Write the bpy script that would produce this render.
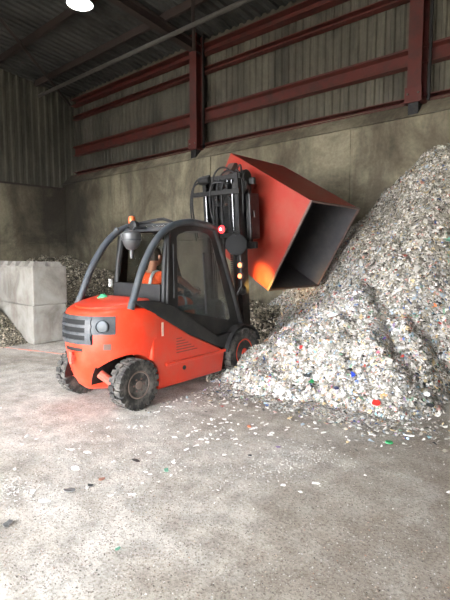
import bpy, bmesh, math, random
import numpy as np
from mathutils import Vector, Matrix, noise as mnoise

random.seed(7)
RNG = np.random.default_rng(7)
PI = math.pi
for o in list(bpy.data.objects):
    bpy.data.objects.remove(o)
scene = bpy.context.scene
COL = scene.collection

# ------------------------------------------------------------------ camera
# +Y is the direction the forklift faces (towards the long wall), +X runs along that wall.
cam_data = bpy.data.cameras.new('camera')
cam = bpy.data.objects.new('camera', cam_data)
COL.objects.link(cam)
cam_data.sensor_fit = 'VERTICAL'
cam_data.sensor_height = 36.0
cam_data.lens = 467.0 / 600.0 * 36.0
cam_data.clip_start = 0.05
cam.location = (0, 0, 1.72)
cam.rotation_euler = (math.radians(90 - 5.5), 0, math.radians(42))
scene.camera = cam

# ------------------------------------------------------------------ world, exposure
world = bpy.data.worlds.new('overcast_sky')
scene.world = world
world.use_nodes = True
bg = world.node_tree.nodes['Background']
bg.inputs[0].default_value = (0.93, 0.96, 1.0, 1)
bg.inputs[1].default_value = 24.0
vs = scene.view_settings
vs.view_transform = 'Standard'
vs.look = 'None'
vs.gamma = 1.0
vs.use_curve_mapping = False
vs.exposure = 0.7

LAMP_POWER = 330.0
LAMP_SPOTS = [(-10.4, 6.4), (-10.4, 0.4), (-4.4, 0.4)]  # first lamp hangs in view; the other two are added unseen for light


# ------------------------------------------------------------------ colour and material helpers
def lin(c):
    c = c / 255.0
    return c / 12.92 if c <= 0.04045 else ((c + 0.055) / 1.055) ** 2.4


def rgb(r, g, b):
    return (lin(r), lin(g), lin(b), 1.0)


def new_mat(name):
    m = bpy.data.materials.new(name)
    m.use_nodes = True
    nt = m.node_tree
    return m, nt, nt.nodes['Principled BSDF']


def tex_noise(nt, scale, detail=4, rough=0.55, vec=None, dist=0.0):
    n = nt.nodes.new('ShaderNodeTexNoise')
    n.inputs['Scale'].default_value = scale
    n.inputs['Detail'].default_value = detail
    n.inputs['Roughness'].default_value = rough
    n.inputs['Distortion'].default_value = dist
    if vec is not None:
        nt.links.new(vec, n.inputs['Vector'])
    return n


def ramp(nt, src, stops, interp='LINEAR'):
    r = nt.nodes.new('ShaderNodeValToRGB')
    r.color_ramp.interpolation = interp
    el = r.color_ramp.elements
    while len(el) < len(stops):
        el.new(0.5)
    for e, (p, c) in zip(el, stops):
        e.position = p
        e.color = c if len(c) == 4 else (*c, 1)
    nt.links.new(src, r.inputs[0])
    return r


def mixc(nt, fac, a, b, mode='MIX'):
    n = nt.nodes.new('ShaderNodeMix')
    n.data_type = 'RGBA'
    n.blend_type = mode
    for s, v in ((n.inputs[0], fac), (n.inputs[6], a), (n.inputs[7], b)):
        if hasattr(v, 'links'):
            nt.links.new(v, s)
        else:
            s.default_value = v
    return n.outputs[2]


def coords(nt, kind='Object', scale=(1, 1, 1)):
    tc = nt.nodes.new('ShaderNodeTexCoord')
    mp = nt.nodes.new('ShaderNodeMapping')
    mp.inputs['Scale'].default_value = scale
    nt.links.new(tc.outputs[kind], mp.inputs['Vector'])
    return mp.outputs['Vector']


def world_pos(nt, scale=(1, 1, 1)):
    g = nt.nodes.new('ShaderNodeNewGeometry')
    mp = nt.nodes.new('ShaderNodeMapping')
    mp.inputs['Scale'].default_value = scale
    nt.links.new(g.outputs['Position'], mp.inputs['Vector'])
    return mp.outputs['Vector']


def bump(nt, bsdf, height, strength=0.3, dist=0.02):
    b = nt.nodes.new('ShaderNodeBump')
    b.inputs['Strength'].default_value = strength
    b.inputs['Distance'].default_value = dist
    nt.links.new(height, b.inputs['Height'])
    nt.links.new(b.outputs[0], bsdf.inputs['Normal'])


def plain(name, c, rough=0.5, metal=0.0, dirt=None, dirt_amt=0.5, scale=6.0, coat=0.0):
    """Paint, plastic or metal with a noise of dust over it."""
    m, nt, b = new_mat(name)
    b.inputs['Roughness'].default_value = rough
    b.inputs['Metallic'].default_value = metal
    b.inputs['Coat Weight'].default_value = coat
    if dirt is None:
        dirt = tuple(x * 0.6 for x in c[:3]) + (1,)
    n = tex_noise(nt, scale, 6, 0.65, coords(nt))
    r = ramp(nt, n.outputs['Fac'], [(0.42, (0, 0, 0)), (0.72, (dirt_amt,) * 3)])
    nt.links.new(mixc(nt, r.outputs[0], c, dirt), b.inputs['Base Color'])
    return m


M = {}
M['red'] = plain('forklift_red_paint', rgb(228, 58, 28), 0.38, 0, rgb(190, 105, 80), 0.35, 5, 0.25)
M['red_dark'] = plain('dusty_red_paint', rgb(200, 84, 66), 0.6, 0, rgb(150, 110, 95), 0.7, 9)
M['bin_red'] = plain('bin_red_paint', rgb(152, 40, 24), 0.5, 0, rgb(142, 82, 62), 0.5, 3)
M['bin_inside'] = plain('worn_bin_steel', rgb(74, 72, 75), 0.5, 0.1, rgb(104, 100, 98), 0.5, 4)
M['edge_steel'] = plain('worn_edge_steel', rgb(115, 92, 84), 0.5, 0.5, rgb(70, 60, 58), 0.8, 12)
M['black'] = plain('black_plastic', rgb(24, 24, 26), 0.55, 0, rgb(64, 61, 58), 0.4, 8)
M['void'] = plain('near_black', rgb(14, 14, 15), 0.8, 0, rgb(24, 24, 24), 0.4, 8)
M['charcoal'] = plain('charcoal_plastic', rgb(50, 53, 58), 0.5, 0, rgb(110, 108, 104), 0.5, 8)
M['guard'] = plain('guard_grey_paint', rgb(66, 72, 78), 0.45, 0.1, rgb(100, 98, 94), 0.5, 7)
M['tarp'] = plain('black_tarpaulin', rgb(26, 27, 28), 0.65, 0, rgb(70, 66, 61), 0.4, 6)
M['mast'] = plain('greasy_mast_steel', rgb(24, 24, 26), 0.45, 0.2, rgb(70, 66, 60), 0.45, 16)
M['chrome'] = plain('chrome_rod', rgb(120, 120, 122), 0.25, 1.0, rgb(150, 150, 150), 0.3, 6)
M['rubber'] = plain('dusty_rubber', rgb(46, 45, 44), 0.85, 0, rgb(128, 122, 114), 0.75, 9)
M['hub'] = plain('dusty_wheel_hub', rgb(128, 112, 104), 0.7, 0.1, rgb(84, 70, 64), 0.8, 16)
M['precleaner'] = plain('grey_precleaner_bowl', rgb(84, 84, 85), 0.4, 0.1, rgb(64, 64, 64), 0.5, 8)
M['sticker'] = plain('pale_sticker', rgb(240, 205, 185), 0.5, 0, rgb(228, 140, 110), 0.5, 20)
M['green_lens'] = plain('green_lens', rgb(70, 170, 120), 0.25, 0, rgb(120, 190, 150), 0.5, 10)
M['amber'] = plain('amber_lens', rgb(225, 110, 60), 0.3, 0, rgb(200, 120, 90), 0.4, 10)
M['white_plastic'] = plain('white_plastic', rgb(215, 215, 212), 0.5)
M['skin'] = plain('skin', rgb(200, 142, 116), 0.55, 0, rgb(186, 122, 98), 0.4, 12)
M['hair'] = plain('dark_hair', rgb(60, 46, 36), 0.75)
M['hivis'] = plain('orange_workwear', rgb(250, 92, 34), 0.75, 0, rgb(225, 85, 40), 0.4, 10)
M['reflective'] = plain('silver_reflective_tape', rgb(225, 225, 222), 0.35)
M['boot'] = plain('boot_leather', rgb(52, 42, 34), 0.7)
M['seat'] = plain('seat_vinyl', rgb(38, 38, 42), 0.6)
M['steel_red'] = plain('red_oxide_steel', rgb(86, 34, 27), 0.7, 0, rgb(52, 36, 31), 0.85, 3)
M['steel_grey'] = plain('galvanised_steel', rgb(84, 81, 75), 0.6, 0.2, rgb(60, 57, 53), 0.6, 3)
M['roof_steel'] = plain('dusty_roof_steel', rgb(56, 45, 41), 0.75, 0, rgb(42, 38, 36), 0.6, 3)
M['paint_line'] = plain('faded_red_floor_paint', rgb(226, 150, 132), 0.8, 0, rgb(200, 190, 178), 0.9, 9)


def emit(name, c, strength):
    m, nt, b = new_mat(name)
    b.inputs['Base Color'].default_value = c
    b.inputs['Emission Color'].default_value = c
    b.inputs['Emission Strength'].default_value = strength
    n = tex_noise(nt, 10)
    r = ramp(nt, n.outputs['Fac'], [(0.3, (0.2,) * 3), (0.7, (0.35,) * 3)])
    nt.links.new(r.outputs[0], b.inputs['Roughness'])
    return m


M['lamp_glow'] = emit('high_bay_lamp_glow', (0.95, 0.98, 1.0, 1), 40)
M['red_glow'] = emit('red_work_lamp_glow', rgb(255, 40, 45), 3.0)
M['white_glow'] = emit('pale_red_lamp_core', rgb(255, 170, 160), 6.0)
M['orange_glow'] = emit('orange_lamp_glow', rgb(255, 120, 70), 4.0)


def make_glass(name, tint, gloss=0.08, milky=False):
    m, nt, b = new_mat(name)
    nt.nodes.remove(b)
    out = nt.nodes['Material Output']
    t = nt.nodes.new('ShaderNodeBsdfTransparent')
    n = tex_noise(nt, 4, 5, 0.6, coords(nt))
    r = ramp(nt, n.outputs['Fac'], [(0.3, tuple(x * 0.8 for x in tint)), (0.7, tint)])
    nt.links.new(r.outputs[0], t.inputs[0])
    g = nt.nodes.new('ShaderNodeBsdfGlossy')
    g.inputs['Roughness'].default_value = 0.05
    g.inputs['Color'].default_value = (0.8, 0.8, 0.8, 1)
    if milky:
        g = nt.nodes.new('ShaderNodeBsdfDiffuse')
        g.inputs['Color'].default_value = (0.5, 0.49, 0.46, 1)
    mx = nt.nodes.new('ShaderNodeMixShader')
    mx.inputs[0].default_value = gloss
    nt.links.new(t.outputs[0], mx.inputs[1])
    nt.links.new(g.outputs[0], mx.inputs[2])
    nt.links.new(mx.outputs[0], out.inputs['Surface'])
    return m


M['vinyl'] = make_glass('smoky_clear_vinyl', (0.72, 0.72, 0.70), 0.10, True)
M['glass'] = make_glass('clear_glass', (0.86, 0.88, 0.87), 0.03)


def floor_material():
    m, nt, b = new_mat('dusty_concrete_floor')
    p = world_pos(nt)
    big = tex_noise(nt, 0.35, 4, 0.6, p, 0.6)
    base = ramp(nt, big.outputs['Fac'], [(0.34, rgb(170, 161, 149)), (0.5, rgb(196, 190, 181)), (0.66, rgb(209, 204, 196))])
    # swept tyre arcs: stretched noise
    sw = tex_noise(nt, 1.0, 3, 0.6, world_pos(nt, (0.5, 2.6, 1)), 1.2)
    swr = ramp(nt, sw.outputs['Fac'], [(0.45, (0, 0, 0)), (0.62, (0.35,) * 3)])
    c1 = mixc(nt, swr.outputs[0], base.outputs[0], rgb(156, 145, 132))
    mid = tex_noise(nt, 5.0, 5, 0.7, p)
    mr = ramp(nt, mid.outputs['Fac'], [(0.36, (0.72,) * 3), (0.60, (1.08,) * 3)])
    c2 = mixc(nt, 1.0, c1, mr.outputs[0], 'MULTIPLY')
    pt = tex_noise(nt, 2.1, 5, 0.7, p, 1.0)
    ptr = ramp(nt, pt.outputs['Fac'], [(0.4, (0.84, 0.82, 0.80)), (0.58, (1.05,) * 3)])
    c2 = mixc(nt, 1.0, c2, ptr.outputs[0], 'MULTIPLY')
    # browner, darker floor tone beside the heap
    mp = nt.nodes.new('ShaderNodeMapping')
    g = nt.nodes.new('ShaderNodeNewGeometry')
    nt.links.new(g.outputs['Position'], mp.inputs['Vector'])
    mp.inputs['Scale'].default_value = (0.36, 0.2, 0.0)
    mp.inputs['Location'].default_value = (-0.1 * 0.36, -3.9 * 0.2, 0)
    gr_ = nt.nodes.new('ShaderNodeTexGradient')
    gr_.gradient_type = 'SPHERICAL'
    nt.links.new(mp.outputs[0], gr_.inputs[0])
    ad = nt.nodes.new('ShaderNodeMath')
    ad.operation = 'MULTIPLY'
    nt.links.new(gr_.outputs['Fac'], ad.inputs[0])
    dn = tex_noise(nt, 1.6, 5, 0.65, p, 0.8)
    nt.links.new(dn.outputs['Fac'], ad.inputs[1])
    dm = ramp(nt, ad.outputs[0], [(0.08, (0, 0, 0)), (0.34, (0.85,) * 3)])
    c2 = mixc(nt, dm.outputs[0], c2, rgb(124, 112, 99))
    # grit: small dark, brown and pale grains
    v = nt.nodes.new('ShaderNodeTexVoronoi')
    v.inputs['Scale'].default_value = 62
    nt.links.new(p, v.inputs['Vector'])
    pick = ramp(nt, v.outputs['Color'], [(0.0, (0, 0, 0)), (0.50, (0, 0, 0)), (0.52, (1, 1, 1))], 'CONSTANT')
    near = ramp(nt, v.outputs['Distance'], [(0.25, (1, 1, 1)), (0.42, (0, 0, 0))])
    gm = mixc(nt, 1.0, pick.outputs[0], near.outputs[0], 'MULTIPLY')
    dens = tex_noise(nt, 0.9, 3, 0.6, p)
    dr = ramp(nt, dens.outputs['Fac'], [(0.3, (0.25,) * 3), (0.65, (0.95,) * 3)])
    gm2 = mixc(nt, 1.0, gm, dr.outputs[0], 'MULTIPLY')
    gn = tex_noise(nt, 40, 1, 0.5, p)
    gcol = ramp(nt, gn.outputs['Fac'], [(0.4, rgb(92, 82, 74)), (0.5, rgb(128, 108, 92)), (0.66, rgb(190, 187, 182))])
    c3 = mixc(nt, gm2, c2, gcol.outputs[0])
    gran = tex_noise(nt, 48, 3, 0.75, p)
    grr = ramp(nt, gran.outputs['Fac'], [(0.36, (0.52, 0.48, 0.44)), (0.48, (0.95,) * 3), (0.62, (1.14,) * 3)])
    c3 = mixc(nt, 0.8, c3, grr.outputs[0], 'MULTIPLY')
    fine = tex_noise(nt, 160, 2, 0.6, p)
    fr = ramp(nt, fine.outputs['Fac'], [(0.3, (0.82,) * 3), (0.7, (1.1,) * 3)])
    c4 = mixc(nt, 1.0, c3, fr.outputs[0], 'MULTIPLY')
    nt.links.new(c4, b.inputs['Base Color'])
    b.inputs['Roughness'].default_value = 0.85
    h = nt.nodes.new('ShaderNodeMath')
    h.operation = 'ADD'
    nt.links.new(mid.outputs['Fac'], h.inputs[0])
    nt.links.new(gm2, h.inputs[1])
    bump(nt, b, h.outputs[0], 0.35, 0.012)
    return m


def concrete_wall_material():
    m, nt, b = new_mat('stained_wall_concrete')
    p = world_pos(nt)
    big = tex_noise(nt, 0.55, 6, 0.65, p, 0.8)
    base = ramp(nt, big.outputs['Fac'], [(0.3, rgb(72, 65, 52)), (0.46, rgb(112, 104, 86)), (0.62, rgb(146, 138, 116))])
    st = tex_noise(nt, 1.0, 5, 0.65, world_pos(nt, (1.4, 1.4, 0.22)), 0.5)
    sr = ramp(nt, st.outputs['Fac'], [(0.44, (0, 0, 0)), (0.66, (0.8,) * 3)])
    c1 = mixc(nt, sr.outputs[0], base.outputs[0], rgb(78, 70, 58))
    # soot around the wall corner, spread wider to paint in the dimmer light
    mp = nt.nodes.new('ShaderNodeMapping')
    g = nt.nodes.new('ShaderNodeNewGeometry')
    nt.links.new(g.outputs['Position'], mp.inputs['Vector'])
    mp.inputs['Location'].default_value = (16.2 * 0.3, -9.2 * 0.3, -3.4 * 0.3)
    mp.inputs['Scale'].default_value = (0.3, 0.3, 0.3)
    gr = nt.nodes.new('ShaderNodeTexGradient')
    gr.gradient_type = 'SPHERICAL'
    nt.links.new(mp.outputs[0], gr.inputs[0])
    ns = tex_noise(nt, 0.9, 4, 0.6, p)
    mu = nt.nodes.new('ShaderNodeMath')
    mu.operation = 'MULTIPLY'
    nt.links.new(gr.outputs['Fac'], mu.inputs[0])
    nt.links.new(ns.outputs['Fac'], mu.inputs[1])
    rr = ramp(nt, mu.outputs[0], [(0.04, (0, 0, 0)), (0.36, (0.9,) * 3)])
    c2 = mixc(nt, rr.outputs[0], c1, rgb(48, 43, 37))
    f = tex_noise(nt, 14, 5, 0.7, p)
    fr = ramp(nt, f.outputs['Fac'], [(0.3, (0.8,) * 3), (0.7, (1.12,) * 3)])
    nt.links.new(mixc(nt, 1.0, c2, fr.outputs[0], 'MULTIPLY'), b.inputs['Base Color'])
    b.inputs['Roughness'].default_value = 0.9
    bump(nt, b, f.outputs['Fac'], 0.3, 0.02)
    return m


def block_material():
    m, nt, b = new_mat('cast_block_concrete')
    p = world_pos(nt)
    n = tex_noise(nt, 1.8, 6, 0.65, p, 0.5)
    base = ramp(nt, n.outputs['Fac'], [(0.3, rgb(104, 97, 90)), (0.5, rgb(140, 135, 127)), (0.7, rgb(158, 154, 147))])
    st = tex_noise(nt, 1.0, 4, 0.6, world_pos(nt, (3.2, 3.2, 0.7)))
    sr = ramp(nt, st.outputs['Fac'], [(0.56, (0, 0, 0)), (0.7, (0.6,) * 3)])
    c = mixc(nt, sr.outputs[0], base.outputs[0], rgb(112, 98, 90))
    nt.links.new(c, b.inputs['Base Color'])
    b.inputs['Roughness'].default_value = 0.9
    f = tex_noise(nt, 25, 4, 0.7, p)
    bump(nt, b, f.outputs['Fac'], 0.3, 0.015)
    return m


def sheet_material(name, dark, light):
    m, nt, b = new_mat(name)
    n = tex_noise(nt, 1.0, 5, 0.65, world_pos(nt, (1.1, 1.1, 0.35)), 0.4)
    r = ramp(nt, n.outputs['Fac'], [(0.33, dark), (0.62, light)])
    f = tex_noise(nt, 9, 4, 0.7, world_pos(nt))
    fr = ramp(nt, f.outputs['Fac'], [(0.3, (0.82,) * 3), (0.7, (1.1,) * 3)])
    nt.links.new(mixc(nt, 1.0, r.outputs[0], fr.outputs[0], 'MULTIPLY'), b.inputs['Base Color'])
    b.inputs['Roughness'].default_value = 0.7
    return m


def flake_material(name):
    m, nt, b = new_mat(name)
    a = nt.nodes.new('ShaderNodeAttribute')
    a.attribute_name = 'flake_colour'
    n = tex_noise(nt, 30, 3, 0.6, world_pos(nt))
    r = ramp(nt, n.outputs['Fac'], [(0.3, (0.8,) * 3), (0.7, (1.08,) * 3)])
    nt.links.new(mixc(nt, 1.0, a.outputs['Color'], r.outputs[0], 'MULTIPLY'), b.inputs['Base Color'])
    b.inputs['Roughness'].default_value = 0.6
    return m


M['floor'] = floor_material()
M['concrete'] = concrete_wall_material()
M['block'] = block_material()
M['sheet'] = sheet_material('weathered_wall_sheet', rgb(54, 51, 43), rgb(98, 94, 81))
M['sheet_shaded'] = sheet_material('shade_tinted_wall_sheet', rgb(50, 48, 41), rgb(86, 83, 72))  # darker copy of the wall sheet, with the dimmer light in its colour
M['roof_sheet'] = sheet_material('dusty_roof_sheet', rgb(42, 42, 40), rgb(66, 66, 63))
M['flakes'] = flake_material('shredded_plastic_and_paper')


# ------------------------------------------------------------------ mesh builder
class MB:
    def __init__(s):
        s.v, s.f = [], []

    def add(s, vs_, fs):
        k = len(s.v)
        s.v += [tuple(p) for p in vs_]
        s.f += [tuple(i + k for i in q) for q in fs]
        return s

    def box(s, x0, x1, y0, y1, z0, z1, mtx=None):
        vs_ = [(x, y, z) for z in (z0, z1) for (x, y) in ((x0, y0), (x1, y0), (x1, y1), (x0, y1))]
        if mtx is not None:
            vs_ = [mtx @ Vector(p) for p in vs_]
        return s.add(vs_, [(3, 2, 1, 0), (4, 5, 6, 7), (0, 1, 5, 4), (1, 2, 6, 5), (2, 3, 7, 6), (3, 0, 4, 7)])

    def prism(s, pts, a0, a1, axis='X', taper=None):
        """Polygon extruded along an axis. X: pts (y,z); Y: pts (x,z); Z: pts (x,y)."""
        n = len(pts)
        def mk(p, a):
            return {'X': (a, p[0], p[1]), 'Y': (p[0], a, p[1]), 'Z': (p[0], p[1], a)}[axis]
        vs_ = [mk(p, a0) for p in pts] + [mk(p, a1) for p in pts]
        fs = [tuple(range(n - 1, -1, -1)), tuple(range(n, 2 * n))]
        fs += [(i, (i + 1) % n, n + (i + 1) % n, n + i) for i in range(n)]
        return s.add(vs_, fs)

    def tube(s, pts, r, seg=8, cap=True, flat=None):
        """Round tube swept along points; flat=(ru, rv) gives an oval."""
        pts = [Vector(p) for p in pts]
        rs = r if isinstance(r, (list, tuple)) else [r] * len(pts)
        vs_, up = [], None
        for i, p in enumerate(pts):
            d = (pts[min(i + 1, len(pts) - 1)] - pts[max(i - 1, 0)]).normalized()
            if up is None:
                up = d.orthogonal().normalized()
                if flat is not None:
                    up = Vector((1, 0, 0))
            up = (up - d * up.dot(d)).normalized()
            w = d.cross(up)
            for k in range(seg):
                a = 2 * PI * k / seg
                ru, rv = flat if flat is not None else (rs[i], rs[i])
                vs_.append(p + up * (math.cos(a) * ru) + w * (math.sin(a) * rv))
        fs = []
        for i in range(len(pts) - 1):
            for k in range(seg):
                a, b_ = i * seg + k, i * seg + (k + 1) % seg
                fs.append((a, b_, b_ + seg, a + seg))
        if cap:
            fs.append(tuple(range(seg - 1, -1, -1)))
            fs.append(tuple(range((len(pts) - 1) * seg, len(pts) * seg)))
        return s.add(vs_, fs)

    def lathe(s, prof, seg=24, axis='X', c=(0, 0, 0)):
        """prof: (radius, along) pairs turned about an axis through c."""
        vs_, fs = [], []
        for (r, a) in prof:
            for k in range(seg):
                t = 2 * PI * k / seg
                u, w = r * math.cos(t), r * math.sin(t)
                q = {'X': (a, u, w), 'Y': (w, a, u), 'Z': (u, w, a)}[axis]
                vs_.append((q[0] + c[0], q[1] + c[1], q[2] + c[2]))
        for i in range(len(prof) - 1):
            for k in range(seg):
                a, b_ = i * seg + k, i * seg + (k + 1) % seg
                fs.append((a, b_, b_ + seg, a + seg))
        fs.append(tuple(range(seg - 1, -1, -1)))
        fs.append(tuple(range((len(prof) - 1) * seg, len(prof) * seg)))
        return s.add(vs_, fs)

    def mesh(s, name):
        me = bpy.data.meshes.new(name)
        me.from_pydata(s.v, [], s.f)
        bm = bmesh.new()
        bm.from_mesh(me)
        bmesh.ops.recalc_face_normals(bm, faces=bm.faces[:])
        bm.to_mesh(me)
        bm.free()
        return me

    def build(s, name, mat, parent=None, smooth=35, bevel=0.0, segs=2):
        me = s.mesh(name)
        return link(name, me, mat, parent, smooth, bevel, segs)


def link(name, me, mat, parent=None, smooth=35, bevel=0.0, segs=2):
    if mat is not None and not me.materials:
        me.materials.append(M[mat] if isinstance(mat, str) else mat)
    if smooth:
        me.shade_smooth()
        me.set_sharp_from_angle(angle=math.radians(smooth))
    o = bpy.data.objects.new(name, me)
    COL.objects.link(o)
    o.parent = parent
    if bevel:
        md = o.modifiers.new('bevel', 'BEVEL')
        md.width = bevel
        md.segments = segs
        md.limit_method = 'ANGLE'
        md.angle_limit = math.radians(40)
        md.harden_normals = False
    return o


def tag(o, label=None, cat=None, group=None, kind=None):
    for k, v in (('label', label), ('category', cat), ('group', group), ('kind', kind)):
        if v:
            o[k] = v
    return o


def empty(name, loc=(0, 0, 0), rz=0.0):
    o = bpy.data.objects.new(name, None)
    o.empty_display_size = 0.2
    COL.objects.link(o)
    o.location = loc
    o.rotation_euler.z = rz
    return o


def copy_tree(o, parent=None):
    c = o.copy()
    COL.objects.link(c)
    c.parent = parent
    for ch in list(o.children):
        copy_tree(ch, c)
    return c


# ------------------------------------------------------------------ the building
XL, XR, YB, YF = -16.3, 5.0, 9.2, -5.0
EAVES, SLOPE = 7.65, 0.13

me = MB().box(-40, 30, -45, 11, -0.3, 0.0).mesh('floor')
floor = link('floor', me, 'floor', smooth=0)
tag(floor, 'dusty grey concrete floor with tyre marks and grit', 'floor', kind='structure')

wall_back = empty('wall_back', (0, YB, 0))
tag(wall_back, 'long concrete push wall with corrugated sheets and red rails above', 'wall', kind='structure')
wall_left = empty('wall_left', (XL, 0, 0))
tag(wall_left, 'dim end wall with dark concrete below and corrugated sheets above', 'wall', kind='structure')


def slab(w, h, d=0.35):
    g = 0.012
    return MB().box(g, w - g, 0, d, g, h - g).mesh('concrete_panel')


# long wall: two lifts of cast panels with recessed joints, a sloped coping, sheets behind
PW = 4.05
pm_low, pm_up = slab(PW, 2.15), slab(PW, 2.2)
x = -4.75 - 3 * PW + 0.0
xs = [XL - 0.3 + 0.0]
k = 0
for i in range(-3, 3):
    for (pm, z) in ((pm_low, 0.0), (pm_up, 2.15)):
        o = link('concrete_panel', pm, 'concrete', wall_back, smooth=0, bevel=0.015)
        o.location = (-4.75 + i * PW, 0, z)
MB().box(XL - 0.3, 8, 0.03, 0.4, 0.0, 4.33).build('joint_backing', 'concrete', wall_back, 0)
MB().prism([(0.0, 4.35), (0.5, 4.35), (0.5, 4.72), (0.36, 4.72)], XL - 0.3, 8).build('coping', 'concrete', wall_back, 0)


def corrugated(width, height, pitch=0.2, depth=0.035, t=0.002):
    """One trapezoidal steel sheet: ribs run upwards, sheet spans x and z."""
    xs_, ys_ = [], []
    n = int(round(width / pitch))
    for i in range(n):
        for (fx, fy) in ((0.0, 0), (0.42, 0), (0.55, 1), (0.87, 1)):
            xs_.append((i + fx) * pitch)
            ys_.append(-fy * depth)
    xs_.append(width + 0.01)
    ys_.append(0)
    m = len(xs_)
    vs_ = [(a, b_, z) for z in (0, height) for a, b_ in zip(xs_, ys_)]
    fs = [(i, i + 1, m + i + 1, m + i) for i in range(m - 1)]
    me_ = bpy.data.meshes.new('sheet')
    me_.from_pydata(vs_, [], fs)
    return me_


sm, sm_shaded = corrugated(1.0, 3.0), corrugated(1.0, 3.0)
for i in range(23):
    o = link('sheet', sm_shaded if i < 7 else sm, 'sheet_shaded' if i < 7 else 'sheet', wall_back, smooth=0)  # sheets towards the corner take the copy with shade painted in
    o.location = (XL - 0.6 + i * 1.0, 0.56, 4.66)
# rails (sheeting rails and the deep box rail)
RX0, RX1 = XL + 0.1, 7.0


def rail(z0, z1, y0, y1, name='rail', mat='steel_red', lip=0.02):
    prof = [(y0, z0), (y1, z0), (y1, z1), (y0, z1), (y0, z1 - lip), (y1 - 0.02, z1 - lip), (y1 - 0.02, z0 + lip), (y0, z0 + lip)]
    return MB().prism(prof, RX0, RX1).build(name, mat, wall_back, 0)


rail(4.66, 4.80, 0.28, 0.5)
MB().prism([(0.30, 5.40), (0.50, 5.40), (0.50, 5.74), (0.30, 5.74), (0.30, 5.70), (0.40, 5.66), (0.40, 5.44), (0.30, 5.42)], RX0, RX1).build('rail', 'steel_red', wall_back, 0)
rail(6.70, 6.84, 0.32, 0.5)
rail(7.18, 7.42, 0.26, 0.5)
MB().box(XL - 0.6, 8, 0.47, 0.75, 7.46, 8.0).build('eaves_closure', 'sheet', wall_back, 0)

# left (end) wall
pl_low, pl_up = slab(4.0, 2.15), slab(4.0, 2.0)
for i in range(4):
    for (pm, z) in ((pl_low, 0.0), (pl_up, 2.15)):
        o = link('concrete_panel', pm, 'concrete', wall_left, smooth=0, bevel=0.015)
        o.rotation_euler.z = PI / 2
        o.location = (0, 9.2 - (i + 1) * 4.0, z)
MB().box(-0.35, -0.03, YF, 9.6, 0, 4.13).build('joint_backing', 'concrete', wall_left, 0)
sl = corrugated(1.0, 6.4, 0.25, 0.045)
for i in range(16):
    o = link('sheet', sl, 'sheet_shaded', wall_left, smooth=0)
    o.rotation_euler.z = PI / 2
    o.location = (-0.25, 9.75 - (i + 1) * 1.0, 4.12)
MB().box(-0.24, -0.02, YF, 9.6, 4.13, 4.2).build('flashing', 'roof_steel', wall_left, 0)

# wall on the far right, outside the frame; it keeps daylight off that side
wall_right = MB().box(XR, XR + 0.3, YF, 9.6, 0, 9.6).build('wall_right', 'concrete', None, 0)
tag(wall_right, 'plain concrete side wall beyond the big waste heap', 'wall', kind='structure')

# wall behind the camera with the wide doorway that lets the daylight in
wf = MB().box(XL - 0.3, -7.5, YF - 0.3, YF, 0, 10)
wf.box(1.5, XR + 0.3, YF - 0.3, YF, 0, 10)
wf.box(-7.5, 1.5, YF - 0.3, YF, 4.0, 10)
tag(wf.build('wall_front', 'concrete', None, 0), 'wall with a wide open doorway facing the waste piles', 'wall', kind='structure')

# roof
roof = empty('roof', (0, 9.75, EAVES))
tag(roof, 'dim corrugated steel roof on red brown rafters and purlins', 'roof', kind='structure')
rsl = math.atan(SLOPE)
rlen = (9.75 - YF) / math.cos(rsl)
rm = corrugated(1.0, rlen, 0.25, 0.05)
for i in range(24):
    o = link('sheet', rm, 'roof_sheet', roof, smooth=0)
    # sheet runs from the eaves up towards -Y
    o.rotation_euler = (PI / 2 - rsl, 0, 0)
    o.location = (XL - 0.4 + i * 1.0, 0, 0)


def roof_z(y):
    return EAVES + (9.75 - y) * SLOPE


k = 0
y = 8.2
while y > YF:
    z = roof_z(y) - EAVES
    MB().prism([(y - 9.75 - 0.03, z - 0.26), (y - 9.75 + 0.05, z - 0.26), (y - 9.75 + 0.05, z - 0.24), (y - 9.75 - 0.01, z - 0.24), (y - 9.75 - 0.01, z - 0.06), (y - 9.75 - 0.03, z - 0.06)], XL, XR + 1).build('purlin', 'roof_steel', roof, 0)
    y -= 1.5

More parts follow.
